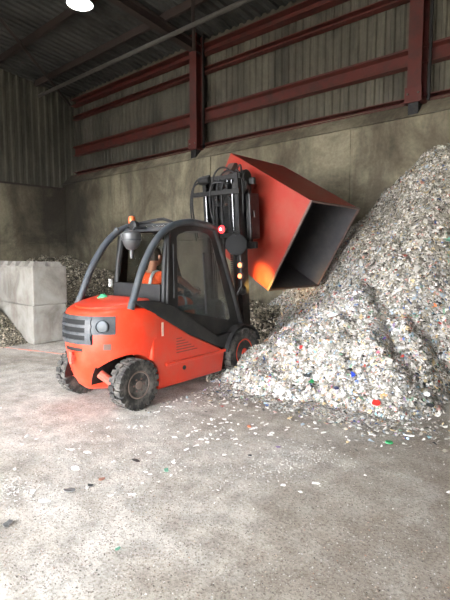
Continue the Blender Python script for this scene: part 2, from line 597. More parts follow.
# columns and rafters
def column(X):
    c = empty('steel_column', (X, 9.4, 4.35))
    tag(c, None, None, None, 'structure')
    m = MB()
    h = EAVES - 4.35
    m.box(-0.13, 0.13, -0.16, -0.135, 0.3, h)
    m.box(-0.13, 0.13, 0.13, 0.15, 0.3, h)
    m.box(-0.014, 0.014, -0.135, 0.13, 0.3, h)
    m.build('stanchion', 'steel_red', c, 0)
    m = MB().box(-0.17, 0.17, -0.2, 0.16, 0.26, 0.31)
    m.prism([(-0.15, 0.31), (-0.05, 0.55), (0.05, 0.55), (0.15, 0.31)], -0.04, 0.04)
    m.box(-0.16, 0.16, -0.19, -0.165, 0.3, 0.55)
    m.build('base_bracket', 'steel_red', c, 0, 0.006)
    for s in (-1, 1):
        MB().lathe([(0.022, -0.215), (0.022, -0.19)], 6, 'Y', (s * 0.1, 0, 0.42)).build('bolt', 'steel_grey', c)
    MB().box(-0.1, 0.1, -0.16, 0.1, 0.02, 0.27).build('packer', 'mast', c, 0, 0.01)
    MB().box(0.2, 0.24, 0.0, 0.05, 0.3, h).build('conduit', 'mast', c, 0)
    # rafter with a haunch, rising with the roof
    def zz(yy):
        return roof_z(yy) - 4.35 - 0.24
    m = MB()
    y1 = YF - 9.4
    for (x0, x1, d0, d1) in ((-0.1, 0.1, 0.0, -0.02), (-0.012, 0.012, 0.0, -0.26), (-0.1, 0.1, -0.24, -0.26)):
        vs_ = [(xx, yy, zz(yy + 9.4) + d) for yy in (0.1, y1) for d in (d1, d0) for xx in (x0, x1)]
        m.add(vs_, [(0, 1, 3, 2), (4, 6, 7, 5), (0, 4, 5, 1), (2, 3, 7, 6), (0, 2, 6, 4), (1, 5, 7, 3)])
    m.build('rafter', 'roof_steel', c, 0)
    return c


for X, lab in ((-9.5, 'red steel column rising behind the raised forklift mast'), (-3.5, 'red steel column above the big waste heap')):
    c = column(X)
    c['label'] = lab
    c['category'] = 'column'

pipe = MB().tube([(XL + 0.3, 8.15, 7.2), (XR, 8.35, 7.2)], 0.055, 10).build('conduit_pipe', 'steel_grey')
tag(pipe, 'long grey pipe running under the roof along the long wall', 'pipe')
# diagonal wind brace rods between purlins
for (a, b_, lab) in (((-9.3, 9.1, 7.15), (-5.2, 5.0, 7.75), 'thin roof brace running from the column behind the mast'),
                     ((-15.8, 9.2, 7.1), (-12.4, 5.2, 7.75), 'thin roof brace near the end wall')):
    o = MB().tube([a, b_], 0.045, 8).build('roof_brace', 'roof_steel')
    tag(o, lab, 'brace', kind='structure')


# high-bay lamps
def high_bay(X, Y, label):
    z = roof_z(Y) - 0.36
    r = empty('high_bay_lamp', (X, Y, z))
    tag(r, label, 'lamp', 'high bay lamps under the roof')
    MB().lathe([(0.09, 0.30), (0.10, 0.14), (0.13, 0.10), (0.32, -0.06), (0.33, -0.09), (0.31, -0.09), (0.12, 0.08), (0.02, 0.10)], 24, 'Z').build('reflector', 'steel_grey', r)
    MB().lathe([(0.02, 0.06), (0.10, 0.05), (0.24, -0.02), (0.295, -0.07), (0.25, -0.10), (0.08, -0.13), (0.01, -0.135)], 24, 'Z').build('bulb', 'lamp_glow', r)
    MB().tube([(0, 0, 0.3), (0, 0, 0.42)], 0.012, 6).build('hanger', 'mast', r)
    ld = bpy.data.lights.new('lamp_light', 'SPOT')
    ld.energy = LAMP_POWER
    ld.spot_size = math.radians(105)
    ld.spot_blend = 0.7
    ld.shadow_soft_size = 0.22
    ld.color = (0.96, 0.98, 1.0)
    lo = bpy.data.objects.new('lamp_light', ld)
    COL.objects.link(lo)
    lo.parent = r
    lo.location = (0, 0, -0.2)


for (X, Y), lab in zip(LAMP_SPOTS, ('glaring high bay lamp under the roof over the concrete blocks', 'added unseen high bay lamp lighting the open side', 'added unseen high bay lamp lighting the floor behind the forklift')):
    high_bay(X, Y, lab)

# faded red line on the floor by the blocks
vs_, fs = [], []
for i in range(13):
    t = i / 12
    px = -9.9 + t * 3.0
    py = 3.30 + t * 0.95
    w = 0.035 + 0.02 * math.sin(i * 2.1)
    vs_ += [(px, py - w, 0.0), (px, py + w, 0.0), (px, py + w, 0.004), (px, py - w, 0.004)]
for i in range(12):
    a = i * 4
    fs += [(a + 3, a + 7, a + 6, a + 2), (a, a + 4, a + 7, a + 3), (a + 1, a + 2, a + 6, a + 5)]
o = MB().add(vs_, fs).build('floor_line', 'paint_line', None, 0)
tag(o, 'faded red painted line on the floor before the blocks', 'line', kind='structure')


# ------------------------------------------------------------------ concrete blocks
def make_block():
    r = empty('concrete_block')
    m = MB().box(-0.75, 0.75, -0.36, 0.36, 0.0, 0.752)
    m.build('body', 'block', r, 0, 0.025)
    for xx in (-0.56, -0.19, 0.19, 0.56):
        for yy in (-0.18, 0.18):
            mm = MB()
            a, b_, h = 0.13, 0.08, 0.085
            mm.add([(xx + sx * q, yy + sy * q, 0.75 + zz_) for (q, zz_) in ((a, 0), (b_, h)) for (sx, sy) in ((-1, -1), (1, -1), (1, 1), (-1, 1))],
                   [(0, 1, 5, 4), (1, 2, 6, 5), (2, 3, 7, 6), (3, 0, 4, 7), (4, 5, 6, 7)])
            mm.build('stud', 'block', r, 0)
    MB().tube([(-0.35, 0, 0.745), (-0.33, 0, 0.79), (-0.27, 0, 0.80), (-0.25, 0, 0.745)], 0.012, 6).build('lifting_loop', 'edge_steel', r)
    return r


b0 = make_block()
bx, by = -8.66 - 0.75, 4.12 + 0.36
blocks = [((bx, by, 0.0), 0.0, 'pale concrete block at the bottom of the stack, nearest the forklift'),
          ((bx + 0.01, by + 0.01, 0.753), 0.6, 'pale studded concrete block on top, nearest the forklift'),
          ((bx - 1.52, by + 0.01, 0.0), -0.4, 'lower concrete block at the cut off end of the row'),
          ((bx - 1.51, by - 0.01, 0.753), 0.5, 'top concrete block at the cut off end of the row')]
made = [b0] + [copy_tree(b0) for _ in blocks[1:]]
for b, (p, a, lab) in zip(made, blocks):
    b.location = p
    b.rotation_euler.z = math.radians(a)
    tag(b, lab, 'concrete block', 'interlocking concrete blocks')
    if p[2] < 0.1:          # the studs of a lower block sit in the sockets of the upper one
        for ch in list(b.children):
            if ch.name.startswith(('stud', 'lifting_loop')):
                bpy.data.objects.remove(ch)


# ------------------------------------------------------------------ waste piles (real flakes on mounds)
def fbm(px, py, sc, seed=0.0):
    return mnoise.fractal(Vector((px * sc + seed, py * sc - seed, seed * 0.37)), 0.6, 2.0, 4)


def smin(a, b_, k=0.3):
    q = max(k - abs(a - b_), 0) / k
    return min(a, b_) - q * q * k * 0.25


def h_front(X, Y):
    n = fbm(X, Y, 0.9, 3.1)
    n2 = fbm(X, Y, 2.6, 8.0)
    f = (Y - 4.62 - 0.28 * n) * 0.78
    l = (X + 4.62 + 0.25 * n) * 0.88
    r = (-1.80 - X + 0.22 * n) * 1.05
    bk = (9.6 - Y) * 0.9
    h = smin(smin(f, l), smin(r, bk))
    h = smin(h, 1.55 + max(0, Y - 6.6) * 0.55 - 0.1 * abs(X + 3.0))
    return h + 0.07 * n2 * min(1, max(h, 0) * 3)


def h_wall(X, Y):
    n = fbm(X, Y, 0.7, 5.5)
    n2 = fbm(X, Y, 2.2, 1.0)
    top = 4.35 + 0.3 * n
    l = 3.75 - (-2.95 - X) * 0.80 + 0.22 * n
    f = (Y - 5.25 - 0.25 * n - max(0, -3.0 - X) * 0.9) * 0.99
    r = (-1.72 - X + 0.2 * n) * 1.35 + max(0, Y - 6.3) * 1.0
    h = smin(smin(top, l), smin(f, r))
    return h + 0.1 * n2 * min(1, max(h, 0) * 2)


def h_low(X, Y):
    n = fbm(X, Y, 0.5, 12.0)
    n2 = fbm(X, Y, 1.8, 2.0)
    crest = 0.85 + 0.2 * n - 0.35 * min(1, max(0, (X + 11.5) / 2.5))
    crest += 0.75 * math.exp(-((X + 16.2) / 2.2) ** 2)
    f = (Y - 7.3 - 0.35 * n + 1.6 * math.exp(-((X + 16.3) / 2.5) ** 2)) * 0.75
    h = min(crest, f, 5)
    return h + 0.08 * n2 * min(1, max(h, 0) * 3)


def h_small(X, Y):
    d = math.hypot((X + 9.95) / 1.05, (Y - 3.85) / 0.75)
    n = fbm(X, Y, 1.6, 7.0)
    return (0.62 - d * 0.62) + 0.06 * n


PAL_FRONT = [((198, 194, 187), 30), ((178, 173, 164), 24), ((152, 145, 134), 17), ((222, 219, 213), 15), ((128, 118, 106), 9), ((92, 86, 80), 5), ((50, 48, 48), 2.6),
             ((168, 184, 198), 4), ((80, 104, 160), 1.1), ((205, 158, 148), 3), ((192, 70, 60), 0.7), ((200, 178, 136), 5), ((124, 160, 132), 1.4), ((146, 122, 160), 0.8), ((126, 168, 178), 1.2), ((214, 140, 84), 0.5)]
PAL_FRONT = [(tuple(min(250, q * 1.0) for q in c), w) for c, w in PAL_FRONT]
PAL_WALL = [((190, 184, 170), 26), ((164, 156, 142), 24), ((212, 206, 194), 18), ((138, 130, 116), 12), ((104, 96, 86), 7), ((230, 225, 215), 9), ((52, 50, 46), 4),
            ((160, 175, 188), 2), ((86, 110, 165), 0.8), ((196, 140, 120), 2), ((180, 160, 120), 5), ((190, 70, 56), 0.5)]
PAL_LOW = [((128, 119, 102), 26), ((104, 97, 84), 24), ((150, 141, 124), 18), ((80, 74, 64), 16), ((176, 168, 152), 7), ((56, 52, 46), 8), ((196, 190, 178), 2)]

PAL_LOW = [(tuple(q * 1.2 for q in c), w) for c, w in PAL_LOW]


def flakes(pts, nrm, size, pal, tilt, stretch=2.2):
    """Crumpled five-sided scraps: verts, faces and one colour per vertex."""
    n = len(pts)
    w = np.array([p[1] for p in pal], float)
    w /= w.sum()
    cols = np.array([[lin(c) for c in p[0]] for p in pal])
    ci = RNG.choice(len(pal), n, p=w)
    c = cols[ci] * RNG.uniform(0.88, 1.1, (n, 1))
    nn = nrm + RNG.normal(0, tilt, (n, 3))
    nn /= np.linalg.norm(nn, axis=1)[:, None]
    a = RNG.normal(0, 1, (n, 3))
    u = np.cross(nn, a)
    u /= np.linalg.norm(u, axis=1)[:, None]
    v = np.cross(nn, u)
    s = size[:, None]
    st = RNG.uniform(1, stretch, (n, 1))
    verts = np.empty((n, 6, 3))
    verts[:, 0] = pts + nn * s * RNG.uniform(0.0, 0.45, (n, 1))
    for k in range(5):
        ang = 2 * PI * k / 5 + RNG.uniform(-0.45, 0.45, (n, 1))
        rad = RNG.uniform(0.55, 1.1, (n, 1)) * s
        verts[:, k + 1] = pts + u * np.cos(ang) * rad * st ** 0.5 + v * np.sin(ang) * rad / st ** 0.5 + nn * s * RNG.uniform(-0.3, 0.3, (n, 1))
    base = (np.arange(n) * 6)[:, None, None]
    tri = np.array([[0, 1, 2], [0, 2, 3], [0, 3, 4], [0, 4, 5], [0, 5, 1]])[None]
    faces = (base + tri).reshape(-1, 3)
    return verts.reshape(-1, 3), faces, np.repeat(c, 6, axis=0)


def pile(name, hf, x0, x1, y0, y1, step, n, smin, smax, pal, label, cat, base_col, tilt=0.45, lift=0.02, extra=None, big=0.0, group=None, low_pal=None):
    nx, ny = int((x1 - x0) / step) + 1, int((y1 - y0) / step) + 1
    gx, gy = np.linspace(x0, x1, nx), np.linspace(y0, y1, ny)
    H = np.array([[hf(a, b_) for b_ in gy] for a in gx])
    V, F, idx = [], [], {}
    def vid(i, j):
        if (i, j) not in idx:
            idx[i, j] = len(V)
            V.append((gx[i], gy[j], max(H[i, j], -0.03)))
        return idx[i, j]
    cells, wts = [], []
    for i in range(nx - 1):
        for j in range(ny - 1):
            q = (H[i, j], H[i + 1, j], H[i + 1, j + 1], H[i, j + 1])
            if max(q) > 0.0:
                F.append((vid(i, j), vid(i + 1, j), vid(i + 1, j + 1), vid(i, j + 1)))
                gx_, gy_ = (q[1] - q[0]) / (gx[1] - gx[0]), (q[3] - q[0]) / (gy[1] - gy[0])
                cells.append((i, j))
                wts.append(math.sqrt(1 + min(gx_ * gx_ + gy_ * gy_, 9)))
    wts = np.array(wts) / sum(wts)
    pick = RNG.choice(len(cells), n, p=wts)
    cc = np.array(cells)[pick]
    fu, fv = RNG.random(n), RNG.random(n)
    i, j = cc[:, 0], cc[:, 1]
    h00, h10, h01, h11 = H[i, j], H[i + 1, j], H[i, j + 1], H[i + 1, j + 1]
    hh = (h00 * (1 - fu) + h10 * fu) * (1 - fv) + (h01 * (1 - fu) + h11 * fu) * fv
    dx = (h10 - h00) / (gx[1] - gx[0])
    dy = (h01 - h00) / (gy[1] - gy[0])
    nrm = np.stack([-dx, -dy, np.ones(n)], 1)
    nrm /= np.linalg.norm(nrm, axis=1)[:, None]
    P = np.stack([gx[i] + fu * (gx[1] - gx[0]), gy[j] + fv * (gy[1] - gy[0]), np.maximum(hh, 0.0)], 1)
    P += nrm * RNG.uniform(0, lift, (n, 1)) + np.array([0, 0, 0.006])
    size = RNG.uniform(smin, smax, n) * np.where(RNG.random(n) < big, 2.0, 1.0)
    if extra is not None:           # scraps rolled out beyond the toe
        E, es = extra
        P = np.vstack([P, E])
        nrm = np.vstack([nrm, np.tile([0, 0, 1.0], (len(E), 1))])
        size = np.concatenate([size, es])
    fv_, ff, fc = flakes(P, nrm, size, pal, tilt)
    if low_pal is not None:         # fresher, paler waste lower down
        lw = np.array([p[1] for p in low_pal], float)
        lc = np.array([[lin(c) for c in p[0]] for p in low_pal])[RNG.choice(len(low_pal), len(P), p=lw / lw.sum())] * RNG.uniform(0.8, 1.12, (len(P), 1))
        sel = RNG.random(len(P)) < np.clip((2.3 - P[:, 2]) / 1.6, 0, 0.9)
        fc[np.repeat(sel, 6)] = np.repeat(lc[sel], 6, axis=0)
    V = np.array(V)
    nb = len(V)
    allv = np.vstack([V, fv_])
    allv[:, 2] = np.maximum(allv[:, 2], np.concatenate([np.full(nb, -0.03), np.full(len(fv_), 0.002)]))
    colour = np.vstack([np.tile([lin(q) for q in base_col], (nb, 1)), fc])
    me_ = bpy.data.meshes.new(name)
    nq, nt_ = len(F), len(ff)
    me_.vertices.add(len(allv))
    me_.vertices.foreach_set('co', allv.astype(np.float32).ravel())
    loops = np.concatenate([np.array(F, int).ravel(), (ff + nb).ravel()])
    me_.loops.add(len(loops))
    me_.loops.foreach_set('vertex_index', loops.astype(np.int32))
    me_.polygons.add(nq + nt_)
    starts = np.concatenate([np.arange(nq) * 4, nq * 4 + np.arange(nt_) * 3])
    me_.polygons.foreach_set('loop_start', starts.astype(np.int32))
    me_.update(calc_edges=True)
    me_.validate()
    at = me_.attributes.new('flake_colour', 'FLOAT_COLOR', 'POINT')
    at.data.foreach_set('color', np.hstack([colour, np.ones((len(colour), 1))]).astype(np.float32).ravel())
    o = link(name, me_, 'flakes', None, smooth=0)
    tag(o, label, cat, group, 'stuff')
    return o


# loose small scraps spilled in front of the main pile
def spill(n, cx, cy, sx, sy, smin, smax, ok):
    out = []
    while len(out) < n:
        px, py = RNG.normal(cx, sx), RNG.normal(cy, sy)
        if ok(px, py):
            out.append((px, py, 0.008))
    return np.array(out), RNG.uniform(smin, smax, n)


def off_truck(px, py):
    return not (-5.45 < px < -4.12 and 2.5 < py < 5.5) and py < 6.5


e1, s1 = spill(3600, -3.2, 4.6, 0.8, 0.22, 0.012, 0.032, lambda a, b_: off_truck(a, b_) and h_front(a, b_) < 0.05)
e2, s2 = spill(260, -4.0, 4.1, 0.28, 0.45, 0.010, 0.028, off_truck)
e3, s3 = spill(260, -2.0, 5.6, 0.25, 0.7, 0.012, 0.03, lambda a, b_: h_front(a, b_) < 0.05)
pile('waste_pile', h_front, -5.2, -1.2, 4.1, 9.1, 0.06, 70000, 0.010, 0.029, PAL_FRONT, 'bright spilled pile of shredded paper and plastic beside the front wheel', 'waste pile', (150, 145, 136), 0.3, 0.035,
     (np.vstack([e1, e2, e3]), np.concatenate([s1, s2, s3])), 0.05)
pile('waste_heap', h_wall, -6.8, 3.0, 5.2, 9.15, 0.08, 70000, 0.014, 0.032, PAL_WALL, 'tall grey brown heap of shredded waste leaning on the long wall', 'waste heap', (138, 131, 118), 0.3, 0.04, None, 0.05, None, PAL_FRONT)
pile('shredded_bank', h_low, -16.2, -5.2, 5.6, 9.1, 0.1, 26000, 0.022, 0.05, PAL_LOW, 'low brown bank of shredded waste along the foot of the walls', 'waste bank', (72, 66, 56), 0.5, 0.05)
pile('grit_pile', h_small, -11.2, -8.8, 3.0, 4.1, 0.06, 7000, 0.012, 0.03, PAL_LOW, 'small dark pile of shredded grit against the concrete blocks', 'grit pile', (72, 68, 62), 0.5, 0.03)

# ------------------------------------------------------------------ forklift
FK = empty('forklift', (-4.74, 3.975, 0), math.radians(3))
tag(FK, 'red orange forklift truck with enclosed cab and raised mast', 'forklift')


def sgn_pow(v, e):
    return math.copysign(abs(v) ** e, v)


def outline(phi, hx, ry, n=2.1, yc=-0.62):
    """Plan outline of the rounded tail: phi = 0 at the middle of the rear, +-90 deg at the sides."""
    return (hx * sgn_pow(math.sin(phi), 2 / n), yc - ry * abs(math.cos(phi)) ** (2 / n))


LEV = [(0.20, 0.28, 0.52), (0.25, 0.36, 0.58), (0.36, 0.43, 0.635), (0.50, 0.51, 0.67), (0.68, 0.565, 0.69), (0.80, 0.58, 0.695), (0.93, 0.58, 0.69), (1.02, 0.575, 0.68), (1.07, 0.562, 0.66), (1.098, 0.53, 0.62), (1.11, 0.47, 0.55)]


def lev_at(z):
    for (a, b_) in zip(LEV, LEV[1:]):
        if a[0] <= z <= b_[0]:
            t = (z - a[0]) / (b_[0] - a[0])
            return a[1] + t * (b_[1] - a[1]), a[2] + t * (b_[2] - a[2])
    return LEV[-1][1:]


def cutter(ax_y, ax_z, r, x0, x1, sy=1.0):
    me_ = MB().lathe([(r, x0), (r, x1)], 40, 'X', (0, ax_y, ax_z)).mesh('cut')
    o_ = bpy.data.objects.new('cut', me_)
    COL.objects.link(o_)
    o_.parent = FK
    o_.location = (0, ax_y * (1 - sy), 0)
    o_.scale = (1, sy, 1)
    return o_


def boolean(o_, cuts, bevel=0.0):
    for c in cuts:
        md = o_.modifiers.new('cut', 'BOOLEAN')
        md.operation = 'DIFFERENCE'
        md.solver = 'EXACT'
        md.object = c
    dg = bpy.context.evaluated_depsgraph_get()
    dg.update()
    me_ = bpy.data.meshes.new_from_object(o_.evaluated_get(dg))
    o_.modifiers.clear()
    o_.data = me_
    me_.shade_smooth()
    me_.set_sharp_from_angle(angle=math.radians(38))


# counterweight: the top rises a little towards the cab, then falls to the cowl
def tail_z(ly, z):
    if z > 0.9:
        z += (ly + 1.3) * 0.13 * min(1, (z - 0.9) / 0.12)
    return min(z, 1.205 - max(0, ly + 0.91) * 0.5)


m = MB()
NP = 33
for (z, hx, ry) in LEV:
    ring = [outline(-PI / 2 + PI * i / (NP - 1), hx, ry) for i in range(NP)]
    ring = [(-hx, -0.59)] + ring + [(hx, -0.59)]
    m.v += [(a, b_, tail_z(b_, z)) for a, b_ in ring]
W = NP + 2
for i in range(len(LEV) - 1):
    for k in range(W):
        a, b_ = i * W + k, i * W + (k + 1) % W
        m.f.append((a, b_, b_ + W, a + W))
m.f.append(tuple(range(W - 1, -1, -1)))
m.f.append(tuple(range((len(LEV) - 1) * W, len(LEV) * W)))
cw = m.build('counterweight', 'red', FK)
cuts = [cutter(-0.905, 0.29, 0.33, s * 0.26, s * 0.9, 1.06) for s in (-1, 1)]
cuts2 = [cutter(1.04, 0.34, 0.40, s * 0.34, s * 0.9) for s in (-1, 1)]
boolean(cw, cuts)

# chassis with the sloping cowl of the side
prof = [(-0.66, 0.15), (0.60, 0.15), (0.66, 0.41), (0.54, 0.49), (-0.03, 0.74), (-0.43, 0.965), (-0.62, 1.06), (-0.66, 1.06)]
ch = MB().prism(prof, -0.575, 0.575).build('chassis', 'red', FK, 38, 0.03, 3)
boolean(ch, cuts + cuts2)
for c in cuts + cuts2:
    bpy.data.objects.remove(c)

# step ledge, vents, cap, stickers on both sides
for s in (-1, 1):
    x0, x1 = (0.56, 0.60) if s > 0 else (-0.60, -0.56)
    MB().box(x0, x1, -0.46, 0.66, 0.41, 0.45).build('step_ledge', 'red', FK, 0, 0.008)
    for q in range(6):
        zz_ = 0.54 + q * 0.034
        MB().box(s * 0.57 - 0.008, s * 0.57 + 0.008, -0.27, 0.10 - q * 0.055, zz_, zz_ + 0.012).build('vent_slat', 'bin_red', FK, 0)
    MB().lathe([(0.028, s * 0.572), (0.028, s * 0.582)], 16, 'X', (0, -0.14, 0.34)).build('plug', 'black', FK)
    MB().box(s * 0.573, s * 0.579, -0.51, -0.48, 0.78, 0.94).build('sticker', 'sticker', FK, 0)
MB().box(-0.3, 0.3, -0.36, 0.62, 0.12, 0.3).build('underframe', 'black', FK, 0)

# tail grille following the rounded rear
def patch(p0, p1, z0, z1, off, thick=0.014, n=14):
    mm = MB()
    nz = max(1, int(round((z1 - z0) / 0.03)))
    def vid(i, k, d):
        return ((i * (nz + 1)) + k) * 2 + d
    for i in range(n + 1):
        ph = p0 + (p1 - p0) * i / n
        for k in range(nz + 1):
            z = z0 + (z1 - z0) * k / nz
            hx, ry = lev_at(z)
            for d in (off, off - thick):
                a, b_ = outline(ph, hx + d, ry + d)
                mm.v.append((a, b_, z))
    for i in range(n):
        for k in range(nz):
            for d in (0, 1):
                mm.f.append((vid(i, k, d), vid(i + 1, k, d), vid(i + 1, k + 1, d), vid(i, k + 1, d)))
        for k in (0, nz):
            mm.f.append((vid(i, k, 0), vid(i + 1, k, 0), vid(i + 1, k, 1), vid(i, k, 1)))
    for i in (0, n):
        for k in range(nz):
            mm.f.append((vid(i, k, 0), vid(i, k + 1, 0), vid(i, k + 1, 1), vid(i, k, 1)))
    return mm


D = math.radians
GP0, GP1 = D(-38), D(50)
gr = patch(GP0, D(27), 0.755, 1.055, 0.004, 0.02, 20).build('grille', 'void', FK)  # near-black backing paints in the shade between the slats
patch(D(24), GP1, 0.86, 1.05, 0.010, 0.02, 12).build('lamp_panel', 'charcoal', gr)
for (z0, z1) in ((1.02, 1.06), (0.935, 0.965), (0.85, 0.88), (0.75, 0.80)):
    patch(GP0, D(26), z0, z1, 0.022, 0.025, 20).build('grille_slat', 'charcoal', gr, 0)
for (a, b_) in ((GP0, GP0 + D(7)), (D(19), D(25))):
    patch(a, b_, 0.75, 1.06, 0.022, 0.025, 3).build('grille_post', 'charcoal', gr, 0)
patch(D(24), GP1, 1.03, 1.06, 0.018, 0.02, 12).build('grille_slat', 'charcoal', gr, 0)
# lamp disc
hx, ry = lev_at(0.945)
lx_, ly_ = outline(D(37), hx, ry)
lp = MB().lathe([(0.075, 0.02), (0.075, -0.024), (0.062, -0.03), (0.058, -0.018), (0.02, -0.022)], 24, 'Y').build('tail_lamp', 'guard', gr)
lp.location = (lx_, ly_, 0.95)
lp.rotation_euler.z = D(33)
# tow slot and pin, worn patch
patch(D(-14), D(14), 0.665, 0.705, 0.004, 0.02, 6).build('tow_slot', 'black', FK)
tp = MB().tube([(0, -1.335, 0.52), (0, -1.335, 0.66)], 0.02, 8)
tp.tube([(0, -1.27, 0.59), (0, -1.34, 0.59)], 0.03, 10)
tp.build('tow_pin', 'red_dark', FK)
patch(D(38), D(46), 0.69, 0.76, 0.004, 0.02, 4).build('worn_plate', 'edge_steel', FK)
# hood lid
m = MB()
hood = []
for (z, sc_) in ((1.09, 1.0), (1.122, 0.975), (1.130, 0.9)):
    hx, ry = 0.48 * sc_, 0.57 * sc_
    ring = [outline(-PI / 2 + PI * i / 20, hx, ry) for i in range(21)]
    m.v += [(a, b_, z + (b_ + 1.3) * 0.13) for a, b_ in [(-hx, -0.60)] + ring + [(hx, -0.60)]]
W = 23
for i in range(2):
    for k in range(W):
        a, b_ = i * W + k, i * W + (k + 1) % W
        m.f.append((a, b_, b_ + W, a + W))
m.f.append(tuple(range(2 * W, 3 * W)))
m.build('hood', 'red', FK)

# dark plates added to paint in the shade inside the rear wheel arches
for s in (-1, 1):
    half = [(-0.905 + 0.36 * math.cos(D_), 0.31 + 0.33 * math.sin(D_)) for D_ in [math.radians(q) for q in range(0, 181, 10)]]
    MB().prism(half, s * 0.255, s * 0.268).build('arch_shade_plate', 'mast', FK, 0)
# rear axle
ax = MB().box(-0.38, 0.38, -0.96, -0.80, 0.2, 0.38)
ax.build('rear_axle', 'red_dark', FK, 0, 0.02)
for s in (-1, 1):
    MB().lathe([(0.05, s * 0.2), (0.05, s * 0.36), (0.07, s * 0.36), (0.07, s * 0.40)], 14, 'X', (0, -1.0, 0.3)).build('steering_cylinder', 'red_dark', FK)


for s in (-1, 1):
    MB().tube([(s * 0.27, -1.16, 0.42), (s * 0.36, -1.10, 0.34), (s * 0.41, -1.04, 0.30)], 0.05, 10).build('steering_knuckle', 'red_dark', FK)


# wheels
def wheel(name, x_in, x_out, R, rr, lug, hub_mat, y):
    """s: axle along X; x_out is the visible face."""
    s = 1 if x_out > 0 else -1
    w = abs(x_out - x_in)
    r = empty(name)
    r.parent = FK
    r.location = (0, y, R)
    X = lambda t: x_in + (x_out - x_in) * t
    ty = MB().lathe([(rr, X(0.04)), (rr + 0.05, X(0.0)), (R - 0.05, X(0.0)), (R - 0.02, X(0.06)), (R - 0.018, X(0.94)), (R - 0.05, X(1.0)), (rr + 0.05, X(1.0)), (rr + 0.015, X(0.97)), (rr, X(0.92))], 44, 'X').build('tyre', 'rubber', r)
    lm = MB()
    for k in range(lug):
        a = 2 * PI * k / lug
        for (t0, t1, da) in ((-0.01, 0.46, 0.0), (0.54, 1.01, PI / lug)):
            mt = Matrix.Rotation(a + da, 4, 'X')
            hw = PI * R / lug * 0.62
            xa, xb = sorted((X(t0), X(t1)))
            lm.box(xa, xb, -hw, hw, R - 0.055, R, mt)
    lm.build('tread', 'rubber', ty, 0)
    hb = MB().lathe([(rr - 0.01, X(0.5)), (rr + 0.005, X(0.93)), (rr - 0.012, X(0.95)), (rr - 0.03, X(0.82)), (rr * 0.62, X(0.74)), (rr * 0.58, X(0.82)), (rr * 0.34, X(0.84)), (rr * 0.30, X(0.95)), (rr * 0.10, X(0.97))], 32, 'X').build('rim', hub_mat, r)
    for k in range(6):
        a = 2 * PI * k / 6
        c = (X(0.81), math.cos(a) * rr * 0.46, math.sin(a) * rr * 0.46)
        MB().tube([(c[0], c[1], c[2]), (c[0] + s * 0.025, c[1], c[2])], 0.013, 6).build('wheel_nut', 'edge_steel', hb, 0)
    return r


wheel('rear_wheel', 0.42, 0.61, 0.285, 0.155, 20, 'hub', -0.88)
wheel('rear_wheel', -0.42, -0.61, 0.285, 0.155, 20, 'hub', -0.88)
wheel('front_wheel', 0.38, 0.64, 0.345, 0.19, 22, 'red', 1.04)
wheel('front_wheel', -0.38, -0.64, 0.345, 0.19, 22, 'red', 1.04)
for s in (-1, 1):      # front mudguards
    mm = MB()
    n = 16
    for i in range(n + 1):
        a = D(20) + D(150) * i / n
        for (rad, xx) in ((0.385, 0.40), (0.385, 0.64), (0.40, 0.64), (0.40, 0.40)):
            mm.v.append((s * xx, 1.04 + math.cos(a) * rad, 0.345 + math.sin(a) * rad))
    for i in range(n):
        for k in range(4):
            a, b_ = i * 4 + k, i * 4 + (k + 1) % 4
            mm.f.append((a, b_, b_ + 4, a + 4))
    mm.f += [(0, 1, 2, 3), (n * 4, n * 4 + 1, n * 4 + 2, n * 4 + 3)]
    mm.build('mudguard', 'black', FK)

# overhead guard: two bent side tubes, cross bars, roof
GUARD = [(-0.90, 1.12), (-0.83, 1.28), (-0.75, 1.47), (-0.64, 1.67), (-0.46, 1.90), (-0.23, 2.06), (0.08, 2.13), (0.35, 2.12), (0.53, 2.085), (0.60, 2.03), (0.78, 1.58), (0.99, 1.05), (1.13, 0.68)]


def smooth_path(pts, sub=5):
    out = []
    P = [Vector((0, *p)) for p in pts]
    P = [2 * P[0] - P[1]] + P + [2 * P[-1] - P[-2]]
    for i in range(1, len(P) - 2):
        for k in range(sub):
            t = k / sub
            p0, p1, p2, p3 = P[i - 1:i + 3]
            out.append(0.5 * ((2 * p1) + (-p0 + p2) * t + (2 * p0 - 5 * p1 + 4 * p2 - p3) * t * t + (-p0 + 3 * p1 - 3 * p2 + p3) * t ** 3))
    out.append(P[-2])
    return out


gp = smooth_path(GUARD)


def gx_at(z):       # the guard leans in towards the top
    return 0.50 - 0.05 * max(0, (z - 1.1)) / 1.0


for s in (-1, 1):
    rear = [(s * gx_at(p.z), p.y, p.z) for p in gp[:41]]
    MB().tube(rear, 0.036, 12, True, (0.044, 0.042)).build('guard_tube', 'guard', FK, 50)
    fr_ = [(s * gx_at(p.z), p.y, p.z) for p in gp[40:]]
    MB().tube(fr_, 0.04, 10, True, (0.045, 0.038)).build('front_pillar', 'black', FK, 50)
for (yy, z) in ((-0.2, 2.04), (0.05, 2.11), (0.3, 2.12), (0.56, 2.05)):
    MB().tube([(-gx_at(z), yy, z), (gx_at(z), yy, z)], 0.026, 8).build('roof_bar', 'charcoal', FK)
MB().box(-0.45, 0.45, -0.18, 0.52, 2.075, 2.095).build('roof_panel', 'vinyl', FK, 0)
